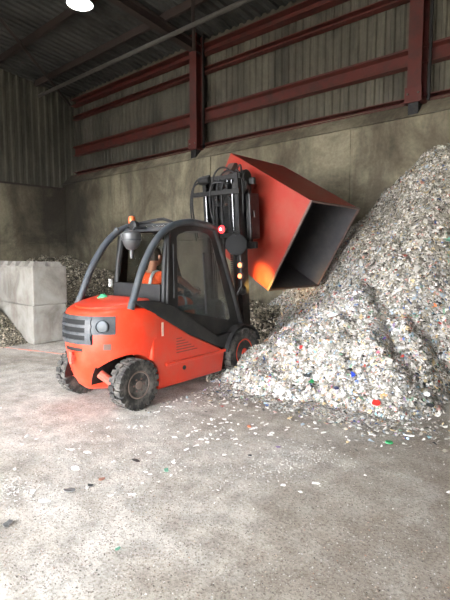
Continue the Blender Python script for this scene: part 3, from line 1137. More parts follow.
# rear window frame with its posts and dark lower panel
rw = MB().box(-0.44, 0.44, -0.405, -0.365, 1.10, 1.37).build('rear_panel', 'black', FK, 0, 0.01)
MB().box(-0.47, 0.47, -0.72, -0.36, 1.02, 1.13).build('rear_deck', 'black', FK, 0, 0.01)
for xx in (-0.43, 0.46):
    MB().tube([(xx, -0.36, 1.12), (xx * 0.98, -0.33, 1.6), (xx * 0.95, -0.26, 2.0)], 0.036, 8).build('rear_post', 'black', FK)
mm = MB().add([(sx, yy + d, z) for d in (0.0, 0.007) for (sx, yy, z) in ((-0.40, -0.37, 1.37), (0.42, -0.37, 1.37), (0.40, -0.27, 1.98), (-0.38, -0.27, 1.98))],
              [(0, 1, 2, 3), (7, 6, 5, 4), (0, 4, 5, 1), (1, 5, 6, 2), (2, 6, 7, 3), (3, 7, 4, 0)])
mm.build('rear_window', 'glass', FK, 0)
MB().box(-0.47, -0.43, -0.46, -0.42, 1.31, 1.41).build('reflector', 'white_plastic', FK, 0, 0.008)

# side curtains: tarpaulin door with clear vinyl window, both sides
OUT = [(-0.33, 1.08), (-0.26, 1.96), (-0.20, 2.02), (0.05, 2.10), (0.3, 2.11), (0.50, 2.07), (0.57, 2.02), (0.76, 1.58), (0.97, 1.05), (1.10, 0.71), (1.0, 0.62), (0.80, 0.58), (0.52, 0.55), (0.1, 0.80)]
WIN = [(-0.16, 1.05), (-0.13, 1.94), (-0.10, 1.97), (0.05, 2.02), (0.28, 2.03), (0.44, 1.995), (0.51, 1.93), (0.63, 1.57), (0.78, 1.10), (0.86, 0.85), (0.83, 0.82), (0.62, 0.87), (0.35, 0.93), (0.1, 0.98)]
for s in (-1, 1):
    mm = MB()
    n = len(OUT)
    for d in (0.0, 0.012):
        for ring in (OUT, WIN):
            mm.v += [(s * (gx_at(z) - 0.012 + d), yy, z) for yy, z in ring]
    for k in range(n):
        k2 = (k + 1) % n
        mm.f += [(k, k2, n + k2, n + k), (2 * n + k, 3 * n + k, 3 * n + k2, 2 * n + k2), (k, 2 * n + k, 2 * n + k2, k2), (n + k, n + k2, 3 * n + k2, 3 * n + k)]
    dr = mm.build('door_curtain', 'tarp', FK, 30)
    mm = MB()
    for d in (-0.006, -0.002):
        mm.v += [(s * (gx_at(z) + d), yy, z) for yy, z in WIN]
    mm.f += [tuple(range(n)), tuple(range(2 * n - 1, n - 1, -1))]
    mm.build('clear_window', 'vinyl', dr, 0)
    MB().tube([(s * 0.50, -0.34, 1.08), (s * 0.485, -0.31, 1.5), (s * 0.455, -0.27, 1.97)], 0.024, 8).build('door_post', 'black', FK)
    MB().tube([(s * 0.505, -0.23, 1.2), (s * 0.47, -0.20, 1.85)], 0.008, 6).build('zip', 'charcoal', dr)
    # vertical wiper rail and a seam across the window
    MB().tube([(s * 0.50, 0.36, 0.95), (s * 0.465, 0.34, 1.75)], 0.014, 6).build('door_strut', 'black', dr)
    # black skirt between the cowl and the curtain
    MB().prism([(-0.90, 1.215), (-0.60, 1.20), (-0.32, 1.13), (0.1, 0.88), (0.52, 0.64), (0.98, 0.68), (1.05, 0.62), (0.66, 0.45), (0.53, 0.50), (-0.03, 0.735), (-0.43, 0.955), (-0.68, 1.085)], s * 0.49, s * 0.573).build('cowl_seal', 'tarp', FK, 0, 0.008)

# cab inside
MB().box(-0.5, 0.5, 0.35, 1.0, 0.56, 0.60).build('cab_floor', 'black', FK, 0)
st = MB().box(-0.25, 0.25, -0.30, 0.20, 0.90, 1.0).build('seat_cushion', 'seat', FK, 0, 0.04, 3)
sb = MB().prism([(-0.34, 0.98), (-0.20, 0.98), (-0.27, 1.36), (-0.35, 1.36)], -0.23, 0.20).build('seat_backrest', 'seat', FK, 0, 0.04, 3)
MB().box(-0.3, 0.3, -0.4, 0.2, 0.78, 0.90).build('seat_base', 'black', FK, 0, 0.01)
dash = MB().prism([(0.62, 0.60), (0.86, 0.60), (0.80, 1.05), (0.70, 1.12), (0.62, 1.05)], -0.46, 0.46).build('dashboard', 'black', FK, 0, 0.02)
cl = MB().tube([(0.04, 0.66, 0.8), (0.04, 0.52, 1.17)], 0.035, 10).build('steering_column', 'black', FK)
SWC = Vector((0.04, 0.50, 1.19))
swn = Vector((0, -0.42, 0.9)).normalized()
swu = Vector((1, 0, 0))
swv = swn.cross(swu)
rim_pts = [SWC + swu * (0.17 * math.cos(2 * PI * i / 32)) + swv * (0.17 * math.sin(2 * PI * i / 32)) for i in range(33)]
sw = MB().tube(rim_pts, 0.014, 8, False)
for a in (0.5, 2.6, 4.7):
    sw.tube([SWC, SWC + swu * (0.165 * math.cos(a)) + swv * (0.165 * math.sin(a))], 0.012, 6)
sw.tube([SWC - swn * 0.03, SWC + swn * 0.015], 0.04, 12)
sw.build('steering_wheel', 'black', FK)
MB().box(0.22, 0.33, 0.0, 0.5, 1.0, 1.06).build('armrest', 'seat', FK, 0, 0.02)

# things bolted on the roof and hood
bc = MB().lathe([(0.055, 2.09), (0.055, 2.13), (0.03, 2.13)], 18, 'Z', (-0.36, -0.14, 0)).build('beacon_base', 'black', FK)
MB().lathe([(0.045, 2.13), (0.048, 2.19), (0.038, 2.225), (0.01, 2.235)], 18, 'Z', (-0.36, -0.14, 0)).build('beacon_lens', 'amber', bc)
wl = MB().lathe([(0.03, 0.05), (0.06, 0.03), (0.066, -0.03), (0.05, -0.04)], 18, 'Y', (-0.24, -0.2, 2.10)).build('rear_work_lamp', 'black', FK)
MB().lathe([(0.02, 0.03), (0.04, 0.02), (0.045, -0.03), (0.03, -0.035)], 14, 'Y', (-0.46, -0.3, 2.04)).build('rear_work_lamp', 'precleaner', FK)
pc = MB().lathe([(0.02, 1.80), (0.06, 1.815), (0.095, 1.86), (0.115, 1.93), (0.115, 2.0), (0.10, 2.02), (0.085, 2.025), (0.02, 2.04)], 24, 'Z', (0.02, -0.47, -0.02)).build('precleaner_bowl', 'precleaner', FK)
MB().tube([(0.02, -0.47, 1.68), (0.02, -0.47, 1.80)], 0.022, 12).build('intake_pipe', 'precleaner', pc)
MB().lathe([(0.12, 1.915), (0.12, 1.935)], 24, 'Z', (0.02, -0.47, -0.02)).build('bowl_band', 'charcoal', pc)
MB().tube([(0.02, -0.47, 1.98), (0.0, -0.40, 2.05), (0.0, -0.22, 2.06)], 0.018, 8).build('bowl_bracket', 'charcoal', pc)
gl = MB().lathe([(0.075, 1.185), (0.075, 1.20), (0.06, 1.215), (0.035, 1.23), (0.03, 1.24)], 20, 'Z', (-0.26, -0.70, 0.0)).build('green_lamp', 'green_lens', FK)
MB().tube([(-0.3, -0.05, 2.14), (-0.1, 0.1, 2.19), (0.1, 0.0, 2.18), (0.28, -0.02, 2.13)], 0.02, 8).build('roof_cable', 'black', FK)

# front right corner: red lamp, mirror, small orange lamps on a stalk
rl = MB().lathe([(0.03, 0.05), (0.055, 0.03), (0.06, -0.03), (0.05, -0.035)], 18, 'Y', (0.545, 0.66, 2.06)).build('red_lamp', 'black', FK)
MB().lathe([(0.052, -0.034), (0.045, -0.05), (0.01, -0.058)], 18, 'Y', (0.545, 0.66, 2.06)).build('red_lens', 'red_glow', rl)
MB().lathe([(0.02, -0.058), (0.012, -0.066)], 12, 'Y', (0.545, 0.66, 2.06)).build('lamp_core', 'white_glow', rl)
ma = MB().tube([(0.46, 0.62, 2.0), (0.60, 0.76, 2.03), (0.65, 0.80, 1.97)], 0.012, 8).build('mirror_arm', 'black', FK)
mir = MB().lathe([(0.02, 0.05), (0.09, 0.042), (0.138, 0.018), (0.146, -0.01), (0.135, -0.016), (0.01, -0.016)], 28, 'Y').build('round_mirror', 'void', ma)
mir.location = (0.66, 0.80, 1.86)
mir.rotation_euler = (D(-6), 0, D(38))
so = MB().tube([(0.50, 0.98, 1.1), (0.60, 1.0, 1.3), (0.60, 0.97, 1.75)], 0.016, 8).build('lamp_stalk', 'black', FK)
for z in (1.43, 1.58):
    h = MB().lathe([(0.02, 0.05), (0.04, 0.04), (0.045, -0.01), (0.03, -0.016)], 14, 'Y', (0.60, 0.97, z)).build('lamp_housing', 'charcoal', so)
    MB().lathe([(0.032, -0.015), (0.026, -0.026), (0.006, -0.03)], 14, 'Y', (0.60, 0.97, z)).build('lamp_lens', 'orange_glow', h)
hl = MB().lathe([(0.03, -0.05), (0.06, -0.02), (0.07, 0.04), (0.06, 0.045)], 18, 'Y', (0.50, 1.12, 1.22)).build('headlamp', 'black', FK)
MB().lathe([(0.058, 0.044), (0.05, 0.056), (0.01, 0.06)], 18, 'Y', (0.50, 1.12, 1.22)).build('headlamp_lens', 'orange_glow', hl)
sd = bpy.data.lights.new('headlamp_light', 'SPOT')
sd.energy = 240
sd.color = (1.0, 0.62, 0.16)
sd.spot_size = D(44)
sd.spot_blend = 0.9
sd.shadow_soft_size = 0.05
so_ = bpy.data.objects.new('headlamp_light', sd)
COL.objects.link(so_)
so_.parent = FK
so_.location = (0.50, 1.20, 1.22)
so_.rotation_euler = (Vector((0.30, 1.93, 1.32)) - Vector((0.50, 1.20, 1.22))).to_track_quat('-Z', 'Y').to_euler()

# mast: two nested pairs of uprights, raised
MY = 1.46
TILT = math.radians(4.5)
MAST = empty('mast', (0, 0, 0))
MAST.parent = FK
MAST.rotation_euler.x = TILT
MAST.location = (0, 0.02, 0.0)
MAST.location.y = MY - MY * math.cos(TILT) + 0.04
MAST.location.z = -MY * math.sin(TILT)
def channel(x, w, d, y, z0, z1, flip):
    t = 0.02
    s = -1 if flip else 1
    pts = [(x, y - d), (x + s * w, y - d), (x + s * w, y - d + t), (x + s * t, y - d + t), (x + s * t, y + d - t), (x + s * w, y + d - t), (x + s * w, y + d), (x, y + d)]
    return MB().prism(pts, z0, z1, 'Z')


for s in (-1, 1):
    channel(s * 0.37, 0.08, 0.085, MY, 0.12, 2.10, s > 0).build('outer_upright', 'mast', MAST, 0)
    channel(s * 0.34, 0.07, 0.075, MY + 0.03, 1.0, 2.92, s > 0).build('inner_upright', 'mast', MAST, 0)
    MB().lathe([(0.036, 0.2), (0.036, 1.95), (0.042, 1.96), (0.042, 2.0)], 16, 'Z', (s * 0.255, MY - 0.07, 0)).build('lift_cylinder', 'mast', MAST)
    MB().lathe([(0.016, 1.98), (0.016, 2.66)], 14, 'Z', (s * 0.255, MY - 0.07, 0)).build('cylinder_rod', 'chrome', MAST)
    chn = MB()
    for k in range(44):
        chn.box(s * 0.14 - 0.018, s * 0.14 + 0.018, MY - 0.02, MY - 0.004, 1.3 + k * 0.032, 1.3 + k * 0.032 + 0.024)
    chn.build('lift_chain', 'mast', MAST, 0)
    MB().lathe([(0.05, s * 0.12), (0.05, s * 0.16)], 16, 'X', (0, MY - 0.0, 2.74)).build('chain_roller', 'mast', MAST)
    MB().tube([(s * 0.34, MY - 0.1, 0.35), (s * 0.40, 0.90, 0.75)], 0.035, 10).build('tilt_cylinder', 'mast', MAST)
for (z, d) in ((0.35, 0.05), (2.04, 0.045)):
    MB().box(-0.40, 0.40, MY - 0.12, MY - 0.085, z - d, z + d).build('crossbar', 'mast', MAST, 0, 0.008)
MB().box(-0.50, 0.40, MY - 0.11, MY - 0.06, 2.62, 2.69).build('crossbar', 'mast', MAST, 0, 0.008)
MB().box(-0.36, 0.36, MY - 0.02, MY + 0.10, 2.84, 2.91).build('crossbar', 'mast', MAST, 0, 0.008)
MB().lathe([(0.055, -0.1), (0.06, -0.08), (0.06, 0.08), (0.055, 0.1)], 16, 'X', (-0.28, MY - 0.05, 2.86)).build('hose_reel', 'mast', MAST)
# hoses
hp = [((-0.47, MY - 0.08, 2.0), (-0.50, MY - 0.12, 2.45), (-0.47, MY - 0.1, 2.78), (-0.38, MY - 0.05, 2.90), (-0.22, MY, 2.93)),
      ((-0.50, MY - 0.08, 1.95), (-0.54, MY - 0.12, 2.4), (-0.50, MY - 0.1, 2.74), (-0.36, MY - 0.05, 2.85), (-0.18, MY, 2.88)),
      ((-0.06, MY - 0.05, 1.5), (-0.06, MY - 0.06, 2.5), (-0.02, MY - 0.02, 2.86), (0.08, MY + 0.08, 2.98), (0.2, MY + 0.2, 2.9)),
      ((0.04, MY - 0.05, 1.5), (0.04, MY - 0.06, 2.5), (0.08, MY - 0.02, 2.84), (0.18, MY + 0.08, 2.92), (0.26, MY + 0.2, 2.8)),
      ((0.30, MY + 0.1, 2.2), (0.38, MY + 0.02, 2.5), (0.34, MY + 0.06, 2.84), (0.18, MY + 0.15, 2.98), (0.02, MY + 0.25, 2.85)),
      ((-0.16, MY + 0.05, 2.6), (-0.14, MY - 0.03, 2.86), (-0.06, MY + 0.04, 3.02), (0.05, MY + 0.12, 3.0), (0.10, MY + 0.18, 2.8)),
      ((0.16, MY + 0.06, 2.45), (0.30, MY - 0.02, 2.7), (0.33, MY + 0.06, 2.92), (0.24, MY + 0.16, 3.05), (0.10, MY + 0.22, 2.95)),
      ((0.22, MY + 0.1, 2.3), (0.24, MY - 0.04, 2.5), (0.12, MY - 0.04, 2.62), (0.0, MY, 2.5), (-0.05, MY + 0.08, 2.3)),
      ((-0.12, MY - 0.06, 2.2), (-0.16, MY - 0.1, 2.5), (-0.10, MY - 0.1, 2.78), (0.06, MY - 0.04, 2.80), (0.12, MY + 0.06, 2.74))]
for p in hp:
    V3 = [Vector(q) for q in p]
    V3 = [2 * V3[0] - V3[1]] + V3 + [2 * V3[-1] - V3[-2]]
    out = []
    for i in range(1, len(V3) - 2):
        for kk in range(6):
            t = kk / 6
            p0, p1, p2, p3 = V3[i - 1:i + 3]
            out.append(0.5 * ((2 * p1) + (-p0 + p2) * t + (2 * p0 - 5 * p1 + 4 * p2 - p3) * t * t + (-p0 + 3 * p1 - 3 * p2 + p3) * t ** 3))
    out.append(V3[-2])
    MB().tube(out, 0.014, 7).build('hose', 'black', MAST)
# carriage with the rotator that holds the bin
cg = empty('carriage')
cg.parent = FK
cg.rotation_euler.x = TILT
cg.location = MAST.location + Vector((0, MY * math.cos(TILT), MY * math.sin(TILT)))
for s in (-1, 1):
    MB().box(s * 0.26 - 0.03, s * 0.26 + 0.03, 0.06, 0.20, 1.75, 2.88).build('carriage_plate', 'mast', cg, 0, 0.008)
    for z in (1.9, 2.25, 2.7):
        MB().lathe([(0.055, s * 0.27), (0.055, s * 0.325)], 14, 'X', (0, 0.03, z)).build('roller', 'mast', cg)
for z in (1.86, 2.32, 2.80):
    MB().box(-0.46, 0.46, 0.18, 0.24, z - 0.05, z + 0.05).build('fork_bar', 'mast', cg, 0, 0.008)
MB().box(-0.40, 0.34, 0.22, 0.30, 1.80, 2.88).build('rotator_plate', 'mast', cg, 0, 0.015)
MB().lathe([(0.30, 0.28), (0.32, 0.30), (0.32, 0.38), (0.26, 0.40), (0.26, 0.62), (0.10, 0.62)], 36, 'Y', (-0.03, 0, 2.36)).build('rotator_ring', 'mast', cg)
for k in range(12):
    a = 2 * PI * k / 12
    MB().lathe([(0.018, 0.27), (0.018, 0.285)], 6, 'Y', (-0.03 + 0.24 * math.cos(a), -0.02, 2.36 + 0.24 * math.sin(a))).build('bolt', 'chrome', cg)
MB().lathe([(0.07, 0.0), (0.085, 0.02), (0.085, 0.18), (0.07, 0.2)], 18, 'X', (0.10, 0.16, 2.86)).build('rotator_motor', 'mast', cg)
MB().lathe([(0.09, 0.18), (0.11, 0.2), (0.11, 0.26), (0.09, 0.28)], 20, 'X', (0.10, 0.16, 2.86)).build('motor_flange', 'mast', cg)
MB().box(0.02, 0.20, 0.05, 0.22, 2.68, 2.80).build('valve_block', 'mast', cg, 0, 0.01)
MB().box(0.06, 0.10, 0.02, 0.06, 2.80, 2.87).build('valve_cap', 'chrome', cg, 0, 0.005)
MB().box(0.15, 0.18, 0.02, 0.06, 2.78, 2.84).build('valve_cap', 'chrome', cg, 0, 0.005)
MB().box(0.36, 0.44, 0.10, 0.34, 1.95, 2.62).build('side_guard', 'mast', cg, 0, 0.012)
for (zz_, xx) in ((2.74, 0.05), (2.70, 0.12), (2.62, 0.16), (2.56, -0.1), (2.48, 0.08)):
    MB().lathe([(0.016, -0.06), (0.022, -0.05), (0.022, -0.02), (0.012, 0.02)], 8, 'Y', (xx, 0.04, zz_)).build('hose_fitting', 'edge_steel', cg)
MB().box(-0.16, 0.18, 0.02, 0.10, 2.46, 2.52).build('hose_clamp', 'mast', cg, 0, 0.006)
MB().lathe([(0.10, 0.0), (0.12, 0.02), (0.12, 0.06), (0.06, 0.08)], 20, 'Y', (0.28, 0.08, 2.74)).build('hydraulic_motor', 'mast', cg)
MB().prism([(0.05, 2.9), (0.22, 3.10), (0.30, 3.10), (0.30, 2.85)], -0.02, 0.10, 'X').build('top_bracket', 'edge_steel', cg, 0, 0.01)

# ------------------------------------------------------------------ bin
BA, BB, BC = Vector((-5.20, 5.92, 3.39)), Vector((-3.64, 5.92, 2.49)), Vector((-4.46, 5.92, 1.20))
u = (BB - BA).normalized()                 # from the bin's floor towards its open mouth
w = Vector((0, 1, 0))
v = w.cross(u).normalized()
if v.z < 0:
    v = -v
LB, WB, DB = (BB - BA).length, (BC - BB).length, 1.50
BIN = empty('tipping_bin')
bmw = Matrix.Identity(4)
for i, ax_ in enumerate((u, w, v)):
    for r_ in range(3):
        bmw[r_][i] = ax_[r_]
bmw.translation = BA - v * WB              # local: x to the mouth, y away from the truck, z the width
BIN.matrix_world = bmw
tag(BIN, 'large red steel tipping bin held up on its side, dark open mouth', 'bin')
T = 0.012


def panel(name, x0, x1, y0, y1, z0, z1, mat_out='bin_red', inner=None):
    """Steel plate: red outside; the side named by inner is bare worn steel."""
    o_ = MB().box(x0, x1, y0, y1, z0, z1).build(name, mat_out, BIN, 0)
    if inner:
        o_.data.materials.append(M['bin_inside'])
        for p in o_.data.polygons:
            if p.normal.dot(Vector(inner)) > 0.9:
                p.material_index = 1
    return o_


panel('back_plate', 0, LB, 0, T, 0, WB, 'bin_red', (0, 1, 0))
panel('front_plate', 0, LB, DB - T, DB, 0, WB, 'bin_red', (0, -1, 0))
panel('side_plate', 0, LB, T, DB - T, WB - T, WB, 'bin_red', (0, 0, -1))
panel('side_plate', 0, LB, T, DB - T, 0, T, 'bin_red', (0, 0, 1))
panel('floor_plate', 0, T, T, DB - T, T, WB - T, 'bin_red', (1, 0, 0))
for (y0, y1, z0, z1) in ((-0.012, 0.016, -0.012, WB + 0.012), (DB - 0.016, DB + 0.012, -0.012, WB + 0.012), (0.016, DB - 0.016, WB - 0.016, WB + 0.012), (0.016, DB - 0.016, -0.012, 0.016)):
    MB().box(LB - 0.03, LB + 0.006, y0, y1, z0, z1).build('rim_bar', 'edge_steel', BIN, 0, 0.003)
for z in (0.25, WB - 0.25):
    MB().box(0.05, LB * 0.42, -0.05, 0.0, z - 0.04, z + 0.04).build('fork_sleeve', 'bin_red', BIN, 0, 0.006)


# ------------------------------------------------------------------ driver
def skin_mesh(verts, edges, radii, root=0, sub=2):
    me_ = bpy.data.meshes.new('s')
    me_.from_pydata(verts, edges, [])
    o_ = bpy.data.objects.new('s', me_)
    COL.objects.link(o_)
    md = o_.modifiers.new('skin', 'SKIN')
    md.use_smooth_shade = True
    for i, sv in enumerate(me_.skin_vertices[0].data):
        r_ = radii[i]
        sv.radius = r_ if isinstance(r_, tuple) else (r_, r_)
        sv.use_root = (i == root)
    s2 = o_.modifiers.new('sub', 'SUBSURF')
    s2.levels = s2.render_levels = sub
    dg = bpy.context.evaluated_depsgraph_get()
    dg.update()
    out = bpy.data.meshes.new_from_object(o_.evaluated_get(dg))
    bpy.data.objects.remove(o_)
    vs2 = [tuple(p.co) for p in out.vertices]
    fs2 = [tuple(p.vertices) for p in out.polygons]
    bpy.data.meshes.remove(out)
    return vs2, fs2


def remeshed(mb, name, mat, parent, voxel, smooth_it=4):
    o_ = mb.build(name, mat, parent, 0)
    rm_ = o_.modifiers.new('r', 'REMESH')
    rm_.mode = 'VOXEL'
    rm_.voxel_size = voxel
    sm_ = o_.modifiers.new('s', 'SMOOTH')
    sm_.iterations = smooth_it
    dg = bpy.context.evaluated_depsgraph_get()
    dg.update()
    me_ = bpy.data.meshes.new_from_object(o_.evaluated_get(dg))
    o_.modifiers.clear()
    o_.data = me_
    me_.materials.clear()
    me_.materials.append(M[mat])
    me_.shade_smooth()
    return o_


DR = empty('person', (-4.74, 3.975, 0.96), math.radians(3))
tag(DR, 'driver in orange workwear seated in the forklift cab, arms on the wheel', 'person')
# local coordinates: seat surface at z = 0 (about), facing +Y
Z0 = 0.96
grip = {s: SWC + swu * (s * 0.16) + swv * 0.03 - Vector((0, 0, Z0)) for s in (-1, 1)}
TB = 0.0
pel, belly, chest, neckb, neck, headc = (0, TB - 0.12, 0.14), (0, TB - 0.145, 0.28), (0, TB - 0.15, 0.45), (0, TB - 0.13, 0.565), (0, TB - 0.105, 0.64), (0, TB - 0.085, 0.70)
def chain(pts, rad):
    return skin_mesh([tuple(p) for p in pts], [(i, i + 1) for i in range(len(pts) - 1)], rad)


# trunk and limbs overlap at the joints and are fused into one surface below
body = MB().add(*chain([pel, belly, chest, neckb], [(0.16, 0.11), (0.145, 0.105), (0.165, 0.11), (0.085, 0.07)]))
body.add(*chain([chest, neckb, neck, headc], [0.07, 0.06, 0.055, 0.055]))
for s in (-1, 1):
    gpt = grip[s]
    sho, elb = Vector((s * 0.17, TB - 0.13, 0.49)), Vector((s * 0.30, TB + 0.10, 0.44 if s > 0 else 0.30))
    wri = gpt + Vector((s * 0.015, -0.085, 0.035))
    body.add(*chain([(s * 0.06, TB - 0.14, 0.49), sho, (sho + elb) / 2, elb, (elb * 2 + wri) / 3, (elb + wri * 2) / 3, wri, gpt + Vector((s * 0.012, -0.045, 0.032)), gpt + Vector((s * 0.008, -0.008, 0.03))],
                    [0.06, 0.066, 0.052, 0.044, 0.044, 0.036, 0.029, 0.032, 0.030]))
    body.add(*chain([(s * 0.06, TB - 0.12, 0.11), (s * 0.10, -0.09, 0.10), (s * 0.13, 0.15, 0.12), (s * 0.15, 0.38, 0.13), (s * 0.15, 0.43, -0.08), (s * 0.15, 0.46, -0.27), (s * 0.153, 0.52, -0.315), (s * 0.155, 0.57, -0.325)],
                    [0.10, 0.10, 0.085, 0.064, 0.056, 0.042, 0.04, 0.034]))
for s in (-1, 1):           # five fingers closing on the rim
    g = grip[s]
    for q, (off, ln) in enumerate(((-0.030, 0.9), (-0.010, 1.0), (0.010, 0.97), (0.029, 0.8))):
        t = Vector((s * 0.10, 0, 1)) * 0
        base = g + Vector((off * 1.0, -0.012, 0.03))
        pts = [base + Vector((-off * 0.5, -0.035, 0.0)), base, base + Vector((0, 0.028 * ln, 0.0)), base + Vector((0, 0.042 * ln, -0.022)), base + Vector((0, 0.030 * ln, -0.044)), base + Vector((0, 0.010 * ln, -0.05))]
        body.add(*skin_mesh([tuple(p) for p in pts], [(i, i + 1) for i in range(5)], [0.011, 0.0095, 0.009, 0.0085, 0.008, 0.007], 0, 1))
    base = g + Vector((-s * 0.03, -0.04, 0.022))
    pts = [base, base + Vector((-s * 0.022, 0.02, -0.012)), base + Vector((-s * 0.018, 0.03, -0.034)), base + Vector((-s * 0.004, 0.028, -0.046))]
    body.add(*skin_mesh([tuple(p) for p in pts], [(0, 1), (1, 2), (2, 3)], [0.012, 0.011, 0.0095, 0.008], 0, 1))
# head: ovoid with jaw, nose, brow, ears
HC = Vector((0, TB - 0.06, 0.735))
hv, hf_ = [], []
NS, NR = 28, 20
for i in range(NR + 1):
    la = -PI / 2 + PI * i / NR
    for j in range(NS):
        lo = 2 * PI * j / NS
        x_, y_, z_ = math.cos(la) * math.cos(lo), math.cos(la) * math.sin(lo), math.sin(la)
        X_, Y_, Z_ = x_ * 0.076, y_ * 0.096, z_ * 0.118
        if Z_ < 0:
            X_ *= 1 - 0.28 * (-z_) ** 1.2
            Y_ *= 1 - 0.12 * (-z_)
            Y_ += 0.016 * (-z_)
        front = max(0, y_)
        Y_ += 0.020 * math.exp(-(X_ / 0.014) ** 2 - ((Z_ + 0.018) / 0.02) ** 2) * front          # nose
        Y_ += 0.007 * math.exp(-(X_ / 0.05) ** 2 - ((Z_ - 0.02) / 0.010) ** 2) * front           # brow
        Y_ -= 0.010 * math.exp(-((abs(X_) - 0.031) / 0.014) ** 2 - ((Z_ - 0.002) / 0.012) ** 2) * front   # eye sockets
        Y_ += 0.007 * math.exp(-(X_ / 0.022) ** 2 - ((Z_ + 0.055) / 0.010) ** 2) * front         # lips
        Y_ += 0.008 * math.exp(-(X_ / 0.022) ** 2 - ((Z_ + 0.092) / 0.015) ** 2) * front         # chin
        hv.append(tuple(HC + Vector((X_, Y_, Z_))))
for i in range(NR):
    for j in range(NS):
        a, b_ = i * NS + j, i * NS + (j + 1) % NS
        hf_.append((a, b_, b_ + NS, a + NS))
body.add(hv, hf_)
for s in (-1, 1):
    body.lathe([(0.006, -0.03), (0.018, -0.02), (0.021, 0.005), (0.014, 0.026), (0.004, 0.032)], 12, 'Z', (HC.x + s * 0.078, HC.y - 0.004, HC.z - 0.004))
remeshed(body, 'body', 'skin', DR, 0.005, 3)
# eyes
for s in (-1, 1):
    MB().lathe([(0.002, -0.006), (0.009, -0.003), (0.011, 0.0), (0.009, 0.004), (0.002, 0.007)], 12, 'Y', (HC.x + s * 0.03, HC.y + 0.078, HC.z + 0.002)).build('eye', 'white_plastic', DR)
# hair cap
hm = MB()
hv2 = []
for i in range(11):
    la = D(8) + D(82) * i / 10
    for j in range(24):
        lo = 2 * PI * j / 24
        lal = la if math.sin(lo) < 0.3 else max(la, D(42))
        lal = lal - (D(30) if math.sin(lo) < -0.2 and i == 0 else 0)
        hv2.append(tuple(HC + Vector((math.cos(lal) * math.cos(lo) * 0.083, math.cos(lal) * math.sin(lo) * 0.103, math.sin(lal) * 0.126))))
for i in range(10):
    for j in range(24):
        a, b_ = i * 24 + j, i * 24 + (j + 1) % 24
        hm.f.append((a, b_, b_ + 24, a + 24))
hm.v = hv2
hm.f.append(tuple(range(240, 264)))
hm.build('hair', 'hair', DR)
# jacket with short sleeves
jb = MB().add(*chain([(0, TB - 0.12, 0.12), belly, chest, (0, TB - 0.13, 0.55)], [(0.185, 0.135), (0.172, 0.13), (0.19, 0.133), (0.10, 0.085)]))
for s in (-1, 1):
    sho, elb = Vector((s * 0.17, TB - 0.13, 0.49)), Vector((s * 0.30, TB + 0.10, 0.44 if s > 0 else 0.30))
    jb.add(*chain([(s * 0.05, TB - 0.14, 0.48), sho, sho.lerp(elb, 0.3), sho.lerp(elb, 0.55)], [0.075, 0.084, 0.076, 0.07]))
jk = remeshed(jb, 'jacket', 'hivis', DR, 0.011, 2)
for s in (-1, 1):
    tpz = [(s * 0.105, TB - 0.14 + 0.125 * math.sin(a), 0.36 + 0.20 * math.cos(a)) for a in [D(q) for q in range(-100, 101, 20)]]
    MB().tube(tpz, 0.02, 8, True, (0.026, 0.012)).build('reflective_brace', 'reflective', jk)
ring = [(0.2 * math.cos(2 * PI * i / 28), TB - 0.15 + 0.152 * math.sin(2 * PI * i / 28), 0.27) for i in range(29)]
mm = MB()
for i, q in enumerate(ring):
    mm.v += [(q[0], q[1], q[2] - 0.025), (q[0], q[1], q[2] + 0.025)]
for i in range(28):
    mm.f.append((2 * i, 2 * i + 2, 2 * i + 3, 2 * i + 1))
mm.build('reflective_band', 'reflective', jk)
# trousers and boots
tb = MB().add(*chain([(0, TB - 0.12, 0.08), (0, TB - 0.12, 0.18)], [(0.165, 0.12), (0.165, 0.12)]))
for s in (-1, 1):
    tb.add(*chain([(s * 0.06, TB - 0.12, 0.11), (s * 0.10, -0.09, 0.10), (s * 0.13, 0.15, 0.125), (s * 0.15, 0.385, 0.13), (s * 0.15, 0.43, -0.08), (s * 0.15, 0.455, -0.27)], [0.115, 0.115, 0.10, 0.08, 0.075, 0.065]))
trs = remeshed(tb, 'trousers', 'hivis', DR, 0.011, 2)
for s in (-1, 1):
    rg = MB()
    for i in range(25):
        a = 2 * PI * i / 24
        for dy in (-0.022, 0.022):
            rg.v.append((s * 0.143 + 0.1 * math.cos(a), 0.25 + dy, 0.127 + 0.1 * math.sin(a)))
    for i in range(24):
        rg.f.append((2 * i, 2 * i + 2, 2 * i + 3, 2 * i + 1))
    rg.build('reflective_band', 'reflective', trs)
    bv = [(s * 0.15, 0.455, -0.24), (s * 0.15, 0.46, -0.31), (s * 0.152, 0.53, -0.322), (s * 0.155, 0.60, -0.33)]
    bo = MB().add(*skin_mesh(bv, [(0, 1), (1, 2), (2, 3)], [0.06, 0.056, 0.045, 0.035]))
    bo.build('boot', 'boot', DR)

# ------------------------------------------------------------------ single scraps one can pick out
def pix(x_, y_):
    """Floor point under a photo pixel (450 x 600)."""
    p_, a_ = math.radians(5.5), math.radians(42)
    uu, vv = (x_ - 225) / 467.0, (300 - y_) / 467.0
    fh, up = math.cos(p_) + vv * math.sin(p_), vv * math.cos(p_) - math.sin(p_)
    d = Vector((-math.sin(a_) * fh + math.cos(a_) * uu, math.cos(a_) * fh + math.sin(a_) * uu, up))
    t = -1.72 / up
    return d.x * t, d.y * t


